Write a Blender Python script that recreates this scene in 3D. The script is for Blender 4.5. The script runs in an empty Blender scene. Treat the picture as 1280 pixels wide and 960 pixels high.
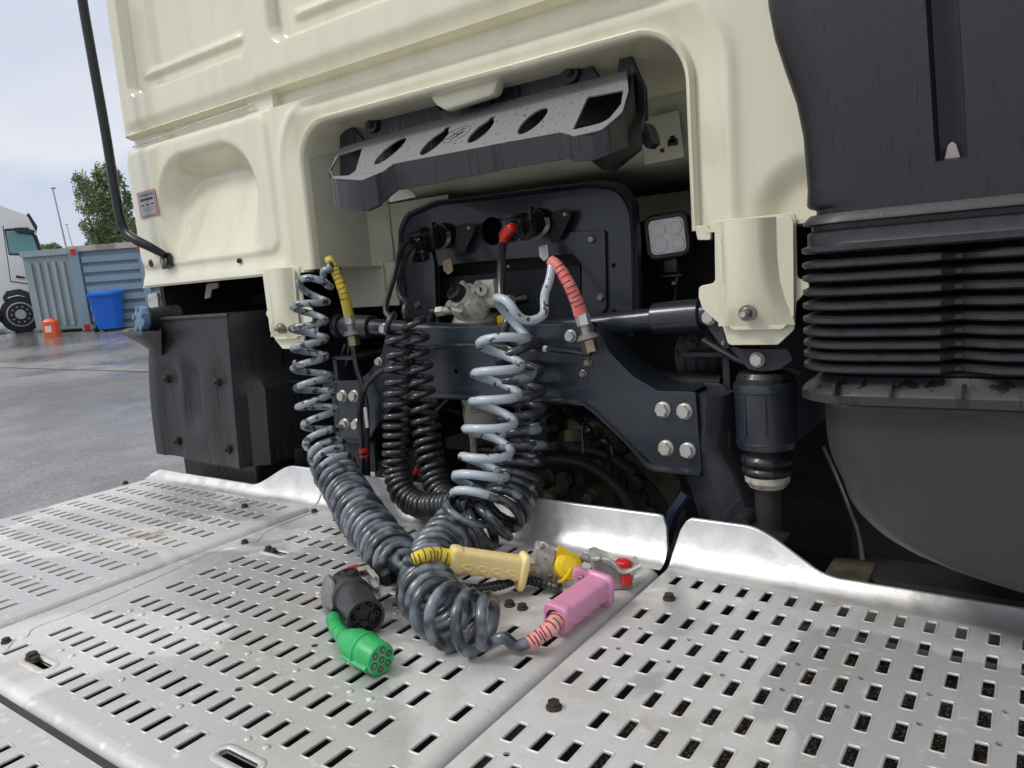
import bpy, bmesh, math, random
from mathutils import Vector as V, Matrix, noise
random.seed(7)
rad = math.radians
SC = bpy.context.scene
COL = SC.collection

# ------------------------------------------------------------------ camera
FPX = 935.31
CO = V((0, 0, 0.5))
_yaw, _pit, _rol = -0.62219227, 0.14482046, -0.07654501
CF = V((math.sin(_yaw)*math.cos(_pit), math.cos(_yaw)*math.cos(_pit), -math.sin(_pit)))
_r = CF.cross(V((0, 0, 1))).normalized(); _u = _r.cross(CF)
CR = _r*math.cos(_rol) + _u*math.sin(_rol)
CU = -_r*math.sin(_rol) + _u*math.cos(_rol)
cam_d = bpy.data.cameras.new('camera'); cam = bpy.data.objects.new('camera', cam_d); COL.objects.link(cam)
cam_d.sensor_width = 36; cam_d.lens = FPX*36/1280; cam_d.clip_start = 0.02; cam_d.clip_end = 3000
cam.matrix_world = Matrix(((CR.x, CU.x, -CF.x, CO.x), (CR.y, CU.y, -CF.y, CO.y), (CR.z, CU.z, -CF.z, CO.z), (0, 0, 0, 1)))
SC.camera = cam

# ------------------------------------------------------------------ world, sun, exposure
SUN_DIR = V((-0.55, -0.62, 0.95)).normalized()          # towards the sun, behind thin cloud
w = bpy.data.worlds.new('World'); SC.world = w; w.use_nodes = True
nt = w.node_tree; N = nt.nodes; L = nt.links
bgn = N['Background']; bgn.inputs[1].default_value = 0.1
sky = N.new('ShaderNodeTexSky'); sky.sky_type = 'NISHITA'; sky.sun_disc = False
sky.sun_elevation = math.asin(SUN_DIR.z); sky.sun_rotation = math.atan2(SUN_DIR.x, SUN_DIR.y)
tc = N.new('ShaderNodeTexCoord'); sep = N.new('ShaderNodeSeparateXYZ'); L.new(tc.outputs['Generated'], sep.inputs[0])
ramp = N.new('ShaderNodeValToRGB'); L.new(sep.outputs['Z'], ramp.inputs[0])
cr = ramp.color_ramp; cr.elements[0].position = 0.0; cr.elements[0].color = (.58, .62, .70, 1)
cr.elements[1].position = 0.9; cr.elements[1].color = (1.22, 1.20, 1.20, 1)
for p_, c_ in ((.13, (.56, .61, .74, 1)), (.19, (.75, .76, .81, 1)), (.30, (.62, .65, .75, 1)), (.5, (.82, .83, .87, 1))):
    e = cr.elements.new(p_); e.color = c_
mp = N.new('ShaderNodeMapping'); mp.inputs['Scale'].default_value = (3, 3, 9); L.new(tc.outputs['Generated'], mp.inputs[0])
nz = N.new('ShaderNodeTexNoise'); nz.inputs['Scale'].default_value = 2.2; nz.inputs['Detail'].default_value = 7; L.new(mp.outputs[0], nz.inputs[0])
# clouds nudge the height at which the ramp is read, so its bands break up into cloud edges
ma = N.new('ShaderNodeMath'); ma.operation = 'MULTIPLY_ADD'; ma.inputs[1].default_value = .16; ma.inputs[2].default_value = -.08
L.new(nz.outputs[0], ma.inputs[0]); ad = N.new('ShaderNodeMath'); ad.operation = 'ADD'; L.new(ma.outputs[0], ad.inputs[0]); L.new(sep.outputs['Z'], ad.inputs[1]); L.new(ad.outputs[0], ramp.inputs[0])
sc_ = N.new('ShaderNodeVectorMath'); sc_.operation = 'SCALE'; sc_.inputs['Scale'].default_value = 10.0; L.new(ramp.outputs[0], sc_.inputs[0])
mx = N.new('ShaderNodeMix'); mx.data_type = 'RGBA'; mx.inputs[0].default_value = 0.85
L.new(sky.outputs[0], mx.inputs[6]); L.new(sc_.outputs[0], mx.inputs[7]); L.new(mx.outputs[2], bgn.inputs[0])
sd = bpy.data.lights.new('sun', 'SUN'); sd.energy = 1.3; sd.angle = rad(14); sd.color = (1, .965, .91)
so = bpy.data.objects.new('sun', sd); COL.objects.link(so); so.rotation_euler = (-SUN_DIR).to_track_quat('-Z', 'Y').to_euler()
SC.view_settings.view_transform = 'Standard'; SC.view_settings.look = 'None'; SC.view_settings.exposure = 0.2; SC.view_settings.gamma = 1

# ------------------------------------------------------------------ measuring helpers
def ray(px, py): return CF + CR*((px-640)/FPX) - CU*((py-480)/FPX)
def at(px, py, Y): d = ray(px, py); return CO + d*(Y/d.y)
def atX(px, py, X): d = ray(px, py); return CO + d*(X/d.x)
def atZ(px, py, Z=0.): d = ray(px, py); return CO + d*((Z-CO.z)/d.z)
VH = V((CF.x, CF.y, 0)).normalized(); RH = V((VH.y, -VH.x, 0))
def atP(px, py, O, n): d = ray(px, py); return CO + d*((O-CO).dot(n)/d.dot(n))
def sstep(a, b, x):
    t = max(0., min(1., (x-a)/(b-a))); return t*t*(3-2*t)
def mpp(P): return (P-CO).dot(CF)/FPX*1.0            # metres per photo pixel at P

# ------------------------------------------------------------------ materials
def mat(name, col, rough=.5, metal=0., col2=None, nscale=20, lo=.4, hi=.6, rough2=None, bump=0., bscale=200,
        stretch=(1, 1, 1), coat=0., spec=.5, detail=4, bstretch=(1, 1, 1), drops=0., trans=0., emis=0.):
    m = bpy.data.materials.new(name); m.use_nodes = True; t = m.node_tree; n = t.nodes; l = t.links
    b = n['Principled BSDF']; b.inputs['Base Color'].default_value = (*col, 1); b.inputs['Roughness'].default_value = rough
    b.inputs['Metallic'].default_value = metal; b.inputs['Specular IOR Level'].default_value = spec
    b.inputs['Coat Weight'].default_value = coat; b.inputs['Coat Roughness'].default_value = .06
    b.inputs['Transmission Weight'].default_value = trans
    if emis: b.inputs['Emission Color'].default_value = (*col, 1); b.inputs['Emission Strength'].default_value = emis
    tcn = n.new('ShaderNodeTexCoord')
    if col2 is not None or rough2 is not None:
        mpn = n.new('ShaderNodeMapping'); mpn.inputs['Scale'].default_value = stretch; l.new(tcn.outputs['Object'], mpn.inputs[0])
        no = n.new('ShaderNodeTexNoise'); no.inputs['Scale'].default_value = nscale; no.inputs['Detail'].default_value = detail; l.new(mpn.outputs[0], no.inputs[0])
        mr = n.new('ShaderNodeMapRange'); mr.inputs[1].default_value = lo; mr.inputs[2].default_value = hi; l.new(no.outputs[0], mr.inputs[0])
        if col2 is not None:
            mc = n.new('ShaderNodeMix'); mc.data_type = 'RGBA'; mc.inputs[6].default_value = (*col, 1); mc.inputs[7].default_value = (*col2, 1)
            l.new(mr.outputs[0], mc.inputs[0]); l.new(mc.outputs[2], b.inputs['Base Color'])
        if rough2 is not None:
            m2 = n.new('ShaderNodeMapRange'); m2.inputs[3].default_value = rough; m2.inputs[4].default_value = rough2
            l.new(mr.outputs[0], m2.inputs[0]); l.new(m2.outputs[0], b.inputs['Roughness'])
    hsrc = None
    if bump:
        mb = n.new('ShaderNodeMapping'); mb.inputs['Scale'].default_value = bstretch; l.new(tcn.outputs['Object'], mb.inputs[0])
        nb = n.new('ShaderNodeTexNoise'); nb.inputs['Scale'].default_value = bscale; nb.inputs['Detail'].default_value = 3; l.new(mb.outputs[0], nb.inputs[0])
        bu = n.new('ShaderNodeBump'); bu.inputs['Strength'].default_value = bump; bu.inputs['Distance'].default_value = .002; l.new(nb.outputs[0], bu.inputs['Height'])
        l.new(bu.outputs[0], b.inputs['Normal']); hsrc = bu
    if drops:                                           # rain beads: sparse little domes
        vo = n.new('ShaderNodeTexVoronoi'); vo.inputs['Scale'].default_value = drops; l.new(tcn.outputs['Object'], vo.inputs[0])
        md = n.new('ShaderNodeMapRange'); md.inputs[1].default_value = .0; md.inputs[2].default_value = .33; md.inputs[3].default_value = 1; md.inputs[4].default_value = 0; l.new(vo.outputs['Distance'], md.inputs[0])
        nn = n.new('ShaderNodeTexNoise'); nn.inputs['Scale'].default_value = drops*.12; l.new(tcn.outputs['Object'], nn.inputs[0])
        mk = n.new('ShaderNodeMapRange'); mk.inputs[1].default_value = .5; mk.inputs[2].default_value = .62; l.new(nn.outputs[0], mk.inputs[0])
        mm = n.new('ShaderNodeMath'); mm.operation = 'MULTIPLY'; l.new(md.outputs[0], mm.inputs[0]); l.new(mk.outputs[0], mm.inputs[1])
        b2 = n.new('ShaderNodeBump'); b2.inputs['Strength'].default_value = .5; b2.inputs['Distance'].default_value = .003; l.new(mm.outputs[0], b2.inputs['Height'])
        if hsrc: l.new(hsrc.outputs[0], b2.inputs['Normal'])
        l.new(b2.outputs[0], b.inputs['Normal'])
        l.new(b2.outputs[0], b.inputs['Coat Normal'])
    return m
M = {}
M['paint'] = mat('cream_paint', (.765, .735, .555), .22, 0, (.67, .64, .485), 2.2, .44, .82, rough2=.34, bump=.025, bscale=60, coat=.8, stretch=(9, 9, .9), detail=7)
M['paint_dull'] = mat('dull_cream', (.56, .545, .43), .5, 0, (.46, .45, .36), 7, .4, .7, rough2=.35, bump=.1, bscale=90)  # darker, duller cream for the recess and floor sheets
def deck_mat():
    m = mat('galvanised_plate', (.70, .70, .70), .48, .42); t = m.node_tree; n = t.nodes; l = t.links; b = n['Principled BSDF']
    tcn = n.new('ShaderNodeTexCoord'); geo = n.new('ShaderNodeNewGeometry')
    def noise_(sc, det, lo, hi, dist=0., rot=1.):
        q = n.new('ShaderNodeTexNoise'); q.inputs['Scale'].default_value = sc; q.inputs['Detail'].default_value = det; q.inputs['Distortion'].default_value = dist; l.new(geo.outputs['Position'], q.inputs[0])
        g = n.new('ShaderNodeMapRange'); g.inputs[1].default_value = lo; g.inputs[2].default_value = hi; l.new(q.outputs[0], g.inputs[0]); return g.outputs[0]
    def mix_(f, a, c):
        q = n.new('ShaderNodeMix'); q.data_type = 'RGBA'; l.new(f, q.inputs[0]); (l.new(a, q.inputs[6]) if not isinstance(a, tuple) else setattr(q.inputs[6], 'default_value', (*a, 1))); q.inputs[7].default_value = (*c, 1); return q.outputs[2]
    damp = noise_(2.3, 8, .475, .50, .6); c = mix_(damp, (.66, .655, .645), (.545, .54, .535))
    c = mix_(noise_(9, 9, .50, .78, .4), c, (.50, .485, .455)); c = mix_(noise_(240, 4, .62, .75), c, (.40, .38, .35)); c = mix_(noise_(5.5, 7, .66, .76, 1.), c, (.40, .31, .22))
    c = mix_(noise_(60, 6, .60, .80), c, (.80, .80, .79)); l.new(c, b.inputs['Base Color'])
    g = n.new('ShaderNodeMapRange'); g.inputs[3].default_value = .50; g.inputs[4].default_value = .30; l.new(damp, g.inputs[0])
    g2 = n.new('ShaderNodeMath'); g2.operation = 'MULTIPLY_ADD'; g2.inputs[1].default_value = .12; l.new(noise_(35, 6, .35, .7), g2.inputs[0]); l.new(g.outputs[0], g2.inputs[2]); l.new(g2.outputs[0], b.inputs['Roughness'])
    q = n.new('ShaderNodeTexNoise'); q.inputs['Scale'].default_value = 140; q.inputs['Detail'].default_value = 5; l.new(geo.outputs['Position'], q.inputs[0])
    bu = n.new('ShaderNodeBump'); bu.inputs['Strength'].default_value = .10; bu.inputs['Distance'].default_value = .002; l.new(q.outputs[0], bu.inputs['Height']); l.new(bu.outputs[0], b.inputs['Normal'])
    return m
M['alu'] = deck_mat()
M['alu_lip'] = mat('galvanised_lip', (.68, .675, .66), .42, .6, (.58, .575, .56), 25, .4, .7, rough2=.28, bump=.12, bscale=110)
M['steel'] = mat('dull_steel', (.36, .36, .35), .42, .9, (.24, .23, .22), 60, .4, .65, bump=.2, bscale=150)
M['rust'] = mat('rusty_bolt', (.07, .045, .035), .6, .5, (.03, .025, .022), 300, .4, .6, bump=.4, bscale=400)
M['dust'] = mat('dusty_plastic', (.030, .030, .032), .36, 0, (.010, .011, .012), 170, .62, .66, rough2=.10, bump=.2, bscale=600, stretch=(1, 1, .035), drops=0)
M['tray'] = mat('dusty_skylit_plastic', (.20, .20, .205), .5, 0, (.03, .03, .034), 120, .67, .69, rough2=.15, bump=.2, bscale=600, detail=2)  # paler grey holds both the dust and the sky light on the tray top
M['black'] = mat('black_plastic', (.020, .021, .023), .42, 0, (.009, .010, .011), 70, .55, .6, rough2=.15, bump=.15, bscale=700, stretch=(1, 1, .08), drops=0)
M['duct'] = mat('intake_plastic', (.0135, .0140, .0165), .40, 0, (.007, .008, .009), 240, .60, .72, rough2=.18, bump=.30, bscale=700, detail=2, stretch=(1, 1, .08), drops=0)
M['rubber'] = mat('rubber_bellows', (.026, .027, .030), .42, 0, (.018, .018, .02), 60, .5, .7, rough2=.32, bump=.15, bscale=300)
M['bowl'] = mat('filter_bowl', (.036, .035, .036), .40, 0, (.026, .0255, .026), 5, .3, .7, rough2=.52, bump=.25, bscale=900)
M['navy'] = mat('chassis_paint', (.016, .022, .034), .30, 0, (.030, .032, .037), 5, .45, .75, rough2=.5, bump=.08, bscale=120, coat=.25)
M['navy_dull'] = mat('chassis_dull', (.020, .024, .031), .6, 0, (.032, .033, .036), 12, .4, .7, bump=.5, bscale=220)
M['dark'] = mat('engine_dark', (.014, .015, .017), .6, 0, (.035, .033, .030), 9, .4, .7, bump=.3, bscale=60)
M['bolt'] = mat('zinc_bolt', (.52, .52, .48), .38, .35, (.42, .42, .38), 80, .4, .7)
M['bolt_d'] = mat('steel_bolt', (.30, .29, .26), .35, .8, (.18, .17, .15), 120, .4, .7)
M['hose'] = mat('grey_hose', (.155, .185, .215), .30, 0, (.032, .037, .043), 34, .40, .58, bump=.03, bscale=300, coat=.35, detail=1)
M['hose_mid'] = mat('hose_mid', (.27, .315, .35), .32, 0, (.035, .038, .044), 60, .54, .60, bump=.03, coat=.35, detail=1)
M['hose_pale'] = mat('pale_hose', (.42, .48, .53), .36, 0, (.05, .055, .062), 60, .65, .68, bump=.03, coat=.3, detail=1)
M['hose_dark'] = mat('dark_hose', (.032, .035, .040), .28, 0, (.16, .19, .22), 26, .60, .64, coat=.3, detail=1)
M['cable'] = mat('black_cable', (.018, .019, .021), .28, 0, (.035, .036, .04), 60, .5, .7, bump=.05, coat=.3)
M['yellow'] = mat('yellow_sleeve', (.72, .55, .045), .4, 0, (.75, .62, .14), 60, .45, .7)
M['yellow_h'] = mat('yellow_handle', (.86, .69, .31), .42, 0, (.80, .60, .22), 25, .45, .75, bump=.08, coat=.1)
M['yellow_c'] = mat('yellow_cap', (.80, .56, .01), .35, 0)
M['pink'] = mat('pink_handle', (.64, .27, .42), .42, 0, (.54, .21, .33), 25, .5, .8, bump=.08, coat=.1)
M['pink_s'] = mat('pink_sleeve', (.74, .26, .25), .4, 0, (.80, .42, .38), 40, .45, .7)
M['red'] = mat('red_rubber', (.60, .022, .018), .32, 0)
M['redfade'] = mat('faded_red_sleeve', (.80, .17, .16), .36, 0, (.85, .33, .30), 50, .45, .7)
M['green'] = mat('green_plug', (.022, .36, .095), .40, 0, (.035, .44, .15), 45, .45, .75, bump=.12, bscale=200)
M['cast'] = mat('cast_metal', (.64, .60, .51), .5, .25, (.28, .25, .20), 60, .48, .72, bump=.3, bscale=200)
M['cast_g'] = mat('cast_zinc', (.60, .59, .55), .36, .5, (.40, .39, .36), 70, .45, .7, bump=.25, bscale=160)
M['cast_b'] = mat('brown_zinc', (.36, .31, .30), .5, .4, (.27, .23, .22), 70, .45, .7, bump=.25, bscale=160)
M['brass'] = mat('brass_fitting', (.34, .27, .17), .36, .8, (.2, .15, .10), 90, .45, .7)
M['ochre'] = mat('gearbox_casting', (.10, .082, .05), .75, 0, (.025, .024, .020), 18, .45, .65, bump=.5, bscale=90)
M['cream_p'] = mat('cream_plastic', (.62, .585, .47), .4, 0, (.55, .51, .4), 20, .4, .7)
M['ink'] = mat('print_ink', (.02, .02, .025), .5)
M['greyinsert'] = mat('label_grey', (.34, .36, .40), .5)
M['labelred'] = mat('label_red', (.48, .25, .24), .5)
M['white'] = mat('white_mark', (.72, .72, .70), .5)
M['lens'] = mat('lamp_lens', (.95, .95, .92), .25, 0, (.66, .66, .62), 500, .45, .65, bump=.2, bscale=700, coat=.6)
M['blue'] = mat('blue_cap', (.12, .21, .33), .45)
M['mesh'] = mat('worn_tread', (.060, .045, .032), .45, .3, (.5, .47, .42), 260, .56, .62, bump=.6, bscale=300, detail=2)
M['floor_below'] = mat('tank_metal', (.45, .44, .42), .35, .7, (.25, .22, .17), 30, .45, .7)  # dull metal of the surface below the rear slots
def asphalt_mat():
    m = mat('wet_asphalt', (.15, .148, .15), .4); t = m.node_tree; n = t.nodes; l = t.links; b = n['Principled BSDF']; geo = n.new('ShaderNodeNewGeometry')
    def nz2(sc, det, lo, hi, a, c_, dist=0.):
        q = n.new('ShaderNodeTexNoise'); q.inputs['Scale'].default_value = sc; q.inputs['Detail'].default_value = det; q.inputs['Distortion'].default_value = dist; l.new(geo.outputs['Position'], q.inputs[0])
        g = n.new('ShaderNodeMapRange'); g.inputs[1].default_value = lo; g.inputs[2].default_value = hi; g.inputs[3].default_value = a; g.inputs[4].default_value = c_; l.new(q.outputs[0], g.inputs[0]); return g.outputs[0]
    def mul(a, c_):
        q = n.new('ShaderNodeMath'); q.operation = 'MULTIPLY'; l.new(a, q.inputs[0]); l.new(c_, q.inputs[1]); return q.outputs[0]
    k = mul(mul(nz2(.28, 8, .38, .62, .72, 1.25, .8), nz2(2.6, 9, .35, .65, .84, 1.16, .5)), nz2(55, 4, .35, .65, .70, 1.35))
    v = n.new('ShaderNodeVectorMath'); v.operation = 'SCALE'; v.inputs[0].default_value = (.150, .148, .150); l.new(k, v.inputs['Scale']); l.new(v.outputs[0], b.inputs['Base Color'])
    l.new(mul(nz2(.33, 8, .42, .56, .12, .42, .8), nz2(8, 7, .35, .65, .85, 1.2)), b.inputs['Roughness'])
    q = n.new('ShaderNodeTexNoise'); q.inputs['Scale'].default_value = 55; q.inputs['Detail'].default_value = 6; l.new(geo.outputs['Position'], q.inputs[0])
    bu = n.new('ShaderNodeBump'); bu.inputs['Strength'].default_value = .5; bu.inputs['Distance'].default_value = .006; l.new(q.outputs[0], bu.inputs['Height']); l.new(bu.outputs[0], b.inputs['Normal']); return m
M['asphalt'] = asphalt_mat()
M['kerb'] = mat('drain_strip', (.22, .215, .205), .5, 0, (.14, .14, .13), 3, .4, .6)
M['truckwhite'] = mat('white_lorry_paint', (.78, .78, .75), .28, coat=.5)
M['glass'] = mat('tinted_glass', (.05, .25, .24), .04, 0, coat=1., spec=.9)
M['cont'] = mat('container_blue_grey', (.235, .335, .40), .5, 0, (.20, .28, .33), 1.2, .4, .7, rough2=.4)
M['cont_g'] = mat('container_grey', (.29, .355, .375), .55, 0, (.24, .30, .32), 1.5, .4, .7)
M['rail'] = mat('container_rail', (.50, .47, .40), .6, 0, (.3, .27, .22), 3, .45, .6)
M['binblue'] = mat('bin_blue', (.008, .13, .62), .4)
M['orange'] = mat('orange_can', (.75, .11, .03), .4)
M['tyre'] = mat('tyre_rubber', (.02, .02, .022), .7)
M['rim'] = mat('rim_steel', (.42, .43, .44), .4, .6)
M['galv'] = mat('lamp_steel', (.32, .33, .34), .5, .3)
M['leaf'] = mat('poplar_leaf', (.15, .21, .09), .5, 0, (.22, .27, .14), .5, .4, .6)
M['bark'] = mat('bark', (.10, .085, .065), .85)
M['silver'] = mat('zinc_clip', (.55, .53, .47), .3, .85)

# ------------------------------------------------------------------ object helpers
W = {}                                                  # world-space origin of every object built in place
def tag(o, label=None, cat=None, group=None, kind=None):
    if label: o['label'] = label
    if cat: o['category'] = cat
    if group: o['group'] = group
    if kind: o['kind'] = kind
    return o
def thing(name, label, cat, loc, group=None):
    o = bpy.data.objects.new(name, None); o.empty_display_size = .05; COL.objects.link(o); o.location = loc
    W[o] = V(loc); return tag(o, label, cat, group)
def finish(me, m, ang=35, smooth=True):
    me.materials.clear(); me.materials.append(m)
    if smooth:
        me.shade_smooth(); me.set_sharp_from_angle(angle=rad(ang))
def put(name, me, parent=None, M4=None, label=None):
    """link a mesh given in world coordinates (or placed by M4) below its parent"""
    o = bpy.data.objects.new(name, me); COL.objects.link(o)
    M4 = M4 or Matrix.Identity(4)
    if parent is not None:
        o.parent = parent; o.matrix_basis = Matrix.Translation(-W.get(parent, V((0, 0, 0)))) @ M4
        W[o] = V((0, 0, 0))
    else:
        o.matrix_basis = M4; W[o] = V((0, 0, 0))
    if label: o['label'] = label
    return o
def obj(name, bm, m, parent=None, ang=35, label=None, smooth=True):
    me = bpy.data.meshes.new(name); bmesh.ops.recalc_face_normals(bm, faces=bm.faces); bm.to_mesh(me); bm.free(); finish(me, m, ang, smooth)
    return put(name, me, parent, label=label)
def fixW(o, loc):                                       # a part that is itself a parent keeps world-coordinate children right
    W[o] = V(loc)
def BM(): return bmesh.new()
def frame(n, up=V((0, 0, 1))):
    n = n.normalized(); a = up.cross(n)
    if a.length < 1e-4: a = V((1, 0, 0)).cross(n)
    a.normalize(); return a, n.cross(a), n
def ringpts(c, a, b, ra, rb, n, ph=0): return [c + a*(ra*math.cos(ph+2*math.pi*i/n)) + b*(rb*math.sin(ph+2*math.pi*i/n)) for i in range(n)]
def loft(bm, rings, cap0=True, cap1=True, closed=True):
    vs = [[bm.verts.new(p) for p in r] for r in rings]; n = len(vs[0])
    for i in range(len(vs)-1):
        for j in range(n if closed else n-1):
            k = (j+1) % n; bm.faces.new((vs[i][j], vs[i][k], vs[i+1][k], vs[i+1][j]))
    if closed and cap0: bm.faces.new(vs[0][::-1])
    if closed and cap1: bm.faces.new(vs[-1])
    return vs
def lathe(bm, p0, p1, prof, n=24, cap=True):
    """prof: (t along p0..p1 in metres from p0, radius)"""
    d = (p1-p0).normalized(); a, b, _ = frame(d)
    loft(bm, [ringpts(p0+d*t, a, b, r, r, n) for t, r in prof], cap, cap)
def cyl(bm, p0, p1, r0, r1=None, n=20, bev=.0):
    r1 = r0 if r1 is None else r1; Ln = (p1-p0).length
    if bev: lathe(bm, p0, p1, [(0, r0-bev), (bev, r0), (Ln-bev, r1), (Ln, r1-bev)], n)
    else: lathe(bm, p0, p1, [(0, r0), (Ln, r1)], n)
def smoothpath(pts, sub=8):
    out = []; n = len(pts)
    for i in range(n-1):
        p0 = pts[max(i-1, 0)]; p1 = pts[i]; p2 = pts[i+1]; p3 = pts[min(i+2, n-1)]
        for s in range(sub):
            t = s/sub; out.append([.5*((2*b)+(-a+c)*t+(2*a-5*b+4*c-d)*t*t+(-a+3*b-3*c+d)*t**3) for a, b, c, d in zip(p0, p1, p2, p3)])
    out.append(list(pts[-1])); return out
def sweep(bm, path, r, n=10, cap=True):
    """tube of radius r (number or list) along a list of Vectors"""
    rings = []; T = (path[1]-path[0]).normalized(); a, b, _ = frame(T)
    for i, p in enumerate(path):
        if i: 
            T = (path[min(i+1, len(path)-1)]-path[i-1])
            if T.length < 1e-9: T = path[i]-path[i-1]
            T.normalize(); a = (a-T*a.dot(T)).normalized(); b = T.cross(a)
        rr = r[i] if isinstance(r, list) else r
        rings.append(ringpts(p, a, b, rr, rr, n))
    loft(bm, rings, cap, cap)
def tube(bm, pts, r, n=10, sub=8):
    sweep(bm, [V(q[:3]) for q in smoothpath([list(p) for p in pts], sub)], r, n)
def box(bm, c, s, bev=.0, rot=None):
    r = bmesh.ops.create_cube(bm, size=1); vs = r['verts']
    Mx = Matrix.Translation(V(c)) @ (rot.to_4x4() if rot else Matrix.Identity(4)) @ Matrix.Diagonal((s[0], s[1], s[2], 1))
    bmesh.ops.transform(bm, matrix=Mx, verts=vs)
    if bev:
        es = list({e for v in vs for e in v.link_edges}); bmesh.ops.bevel(bm, geom=es, offset=bev, segments=2, affect='EDGES', profile=.6)
def rpoly(pts, r, seg=5):
    out = []; n = len(pts)
    for i in range(n):
        p = pts[i]; rr = p[2] if len(p) > 2 else r; p = V(p[:2]); a = V(pts[i-1][:2])-p; b = V(pts[(i+1) % n][:2])-p
        la, lb = a.length, b.length
        if rr <= 0 or la < 1e-6 or lb < 1e-6: out.append(p); continue
        a /= la; b /= lb; ang = a.angle(b); 
        if ang > 3.05: out.append(p); continue
        d = min(rr/math.tan(ang/2), la*.48, lb*.48); q = d*math.tan(ang/2)
        c = p + (a+b).normalized()*(q/math.sin(ang/2)); s = p+a*d; e = p+b*d
        a0 = math.atan2((s-c).y, (s-c).x); a1 = math.atan2((e-c).y, (e-c).x); da = (a1-a0+math.pi) % (2*math.pi)-math.pi
        for k in range(seg+1): t = a0+da*k/seg; out.append(c+V((math.cos(t), math.sin(t)))*q)
    return out
def circ(x, y, r, n=16, ry=None): return [V((x+r*math.cos(2*math.pi*i/n), y+(ry or r)*math.sin(2*math.pi*i/n))) for i in range(n)]
def rrect(x, y, w_, h_, r, seg=3): return rpoly([(x-w_/2, y-h_/2), (x+w_/2, y-h_/2), (x+w_/2, y+h_/2), (x-w_/2, y+h_/2)], r, seg)
def prism(name, outline, holes, O, U, Vv, Nn, t, m, parent=None, bev=.0, ang=35, label=None):
    """flat plate: outline and holes in (U,V) metres about O; face at O, thickness t along Nn (away from the viewer)"""
    cu = bpy.data.curves.new('tmp', 'CURVE'); cu.dimensions = '2D'; cu.fill_mode = 'BOTH'; cu.extrude = max(t/2-bev, 1e-5); cu.bevel_depth = bev; cu.bevel_resolution = 1; cu.offset = -bev
    for k, pl in enumerate([outline]+list(holes)):
        s = cu.splines.new('POLY'); s.points.add(len(pl)-1); s.use_cyclic_u = True
        for i, q in enumerate(pl): s.points[i].co = (q[0], q[1], 0, 1)
    o = bpy.data.objects.new('tmp', cu); COL.objects.link(o); dg = bpy.context.evaluated_depsgraph_get()
    me = bpy.data.meshes.new_from_object(o.evaluated_get(dg)); me.name = name
    bpy.data.objects.remove(o); bpy.data.curves.remove(cu)
    Z = U.cross(Vv); C = O + Nn*(t/2)
    me.transform(Matrix(((U.x, Vv.x, Z.x, C.x), (U.y, Vv.y, Z.y, C.y), (U.z, Vv.z, Z.z, C.z), (0, 0, 0, 1))))
    finish(me, m, ang); return put(name, me, parent, label=label)
X_, Y_, Z_ = V((1, 0, 0)), V((0, 1, 0)), V((0, 0, 1))
def px2(pts, Y):
    out = []
    for p in pts:
        q = at(p[0], p[1], Y); out.append((q.x, q.z) + tuple(p[2:]))
    return out
def yprism(name, pxpts, Y, t, m, parent=None, r=.004, bev=.0015, holes=(), label=None, xz=None):
    o2 = rpoly(xz if xz else px2(pxpts, Y), r); return prism(name, o2, holes, V((0, Y, 0)), X_, Z_, Y_, t, m, parent, bev, label=label)
def vprism(name, pxpts, O, t, m, parent=None, r=.002, bev=.001, holes=(), n=None, label=None):
    """plate in the vertical plane through O square to the horizontal direction n"""
    n = n or VH; U = V((n.y, -n.x, 0)).normalized(); pl = []
    for p in pxpts: q = atP(p[0], p[1], O, n)-O; pl.append((q.dot(U), q.z) + tuple(p[2:]))
    return prism(name, rpoly(pl, r), holes, O, U, Z_, n, t, m, parent, bev, label=label)
def text(name, s, O, U, Vv, size, depth, m, parent=None, align='CENTER'):
    cu = bpy.data.curves.new('t', 'FONT'); cu.body = s; cu.size = size; cu.extrude = depth/2; cu.align_x = align; cu.align_y = 'CENTER'
    o = bpy.data.objects.new('t', cu); COL.objects.link(o); dg = bpy.context.evaluated_depsgraph_get()
    me = bpy.data.meshes.new_from_object(o.evaluated_get(dg)); me.name = name; bpy.data.objects.remove(o); bpy.data.curves.remove(cu)
    Z = U.cross(Vv); me.transform(Matrix(((U.x, Vv.x, Z.x, O.x), (U.y, Vv.y, Z.y, O.y), (U.z, Vv.z, Z.z, O.z), (0, 0, 0, 1))))
    finish(me, m, smooth=False); return put(name, me, parent)
# hex bolt with flange, unit radius, pointing along +Z
def bolt_mesh(name, m):
    bm = BM(); loft(bm, [ringpts(V((0, 0, z)), X_, Y_, r, r, 24) for z, r in ((-.1, 1), (.16, 1), (.26, .93), (.34, .80))])
    h = [ringpts(V((0, 0, z)), X_, Y_, r, r, 6, .3) for z, r in ((.2, .82), (.74, .82), (.84, .74))]; loft(bm, h, True, False)
    vs = [v for v in bm.verts if abs(v.co.z-.84) < 1e-4]; f = bm.faces.new(vs[:6] if len(vs) >= 6 else vs); r = bmesh.ops.inset_individual(bm, faces=[f], thickness=.12, depth=-.10)
    me = bpy.data.meshes.new(name); bmesh.ops.recalc_face_normals(bm, faces=bm.faces); bm.to_mesh(me); bm.free(); finish(me, m, 30); return me
BOLT = bolt_mesh('bolt', M['bolt']); BOLT_D = bolt_mesh('bolt_dark', M['bolt_d']); BOLT_R = bolt_mesh('bolt_rusty', M['rust']); BOLT_K = bolt_mesh('bolt_black', M['black'])
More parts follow.
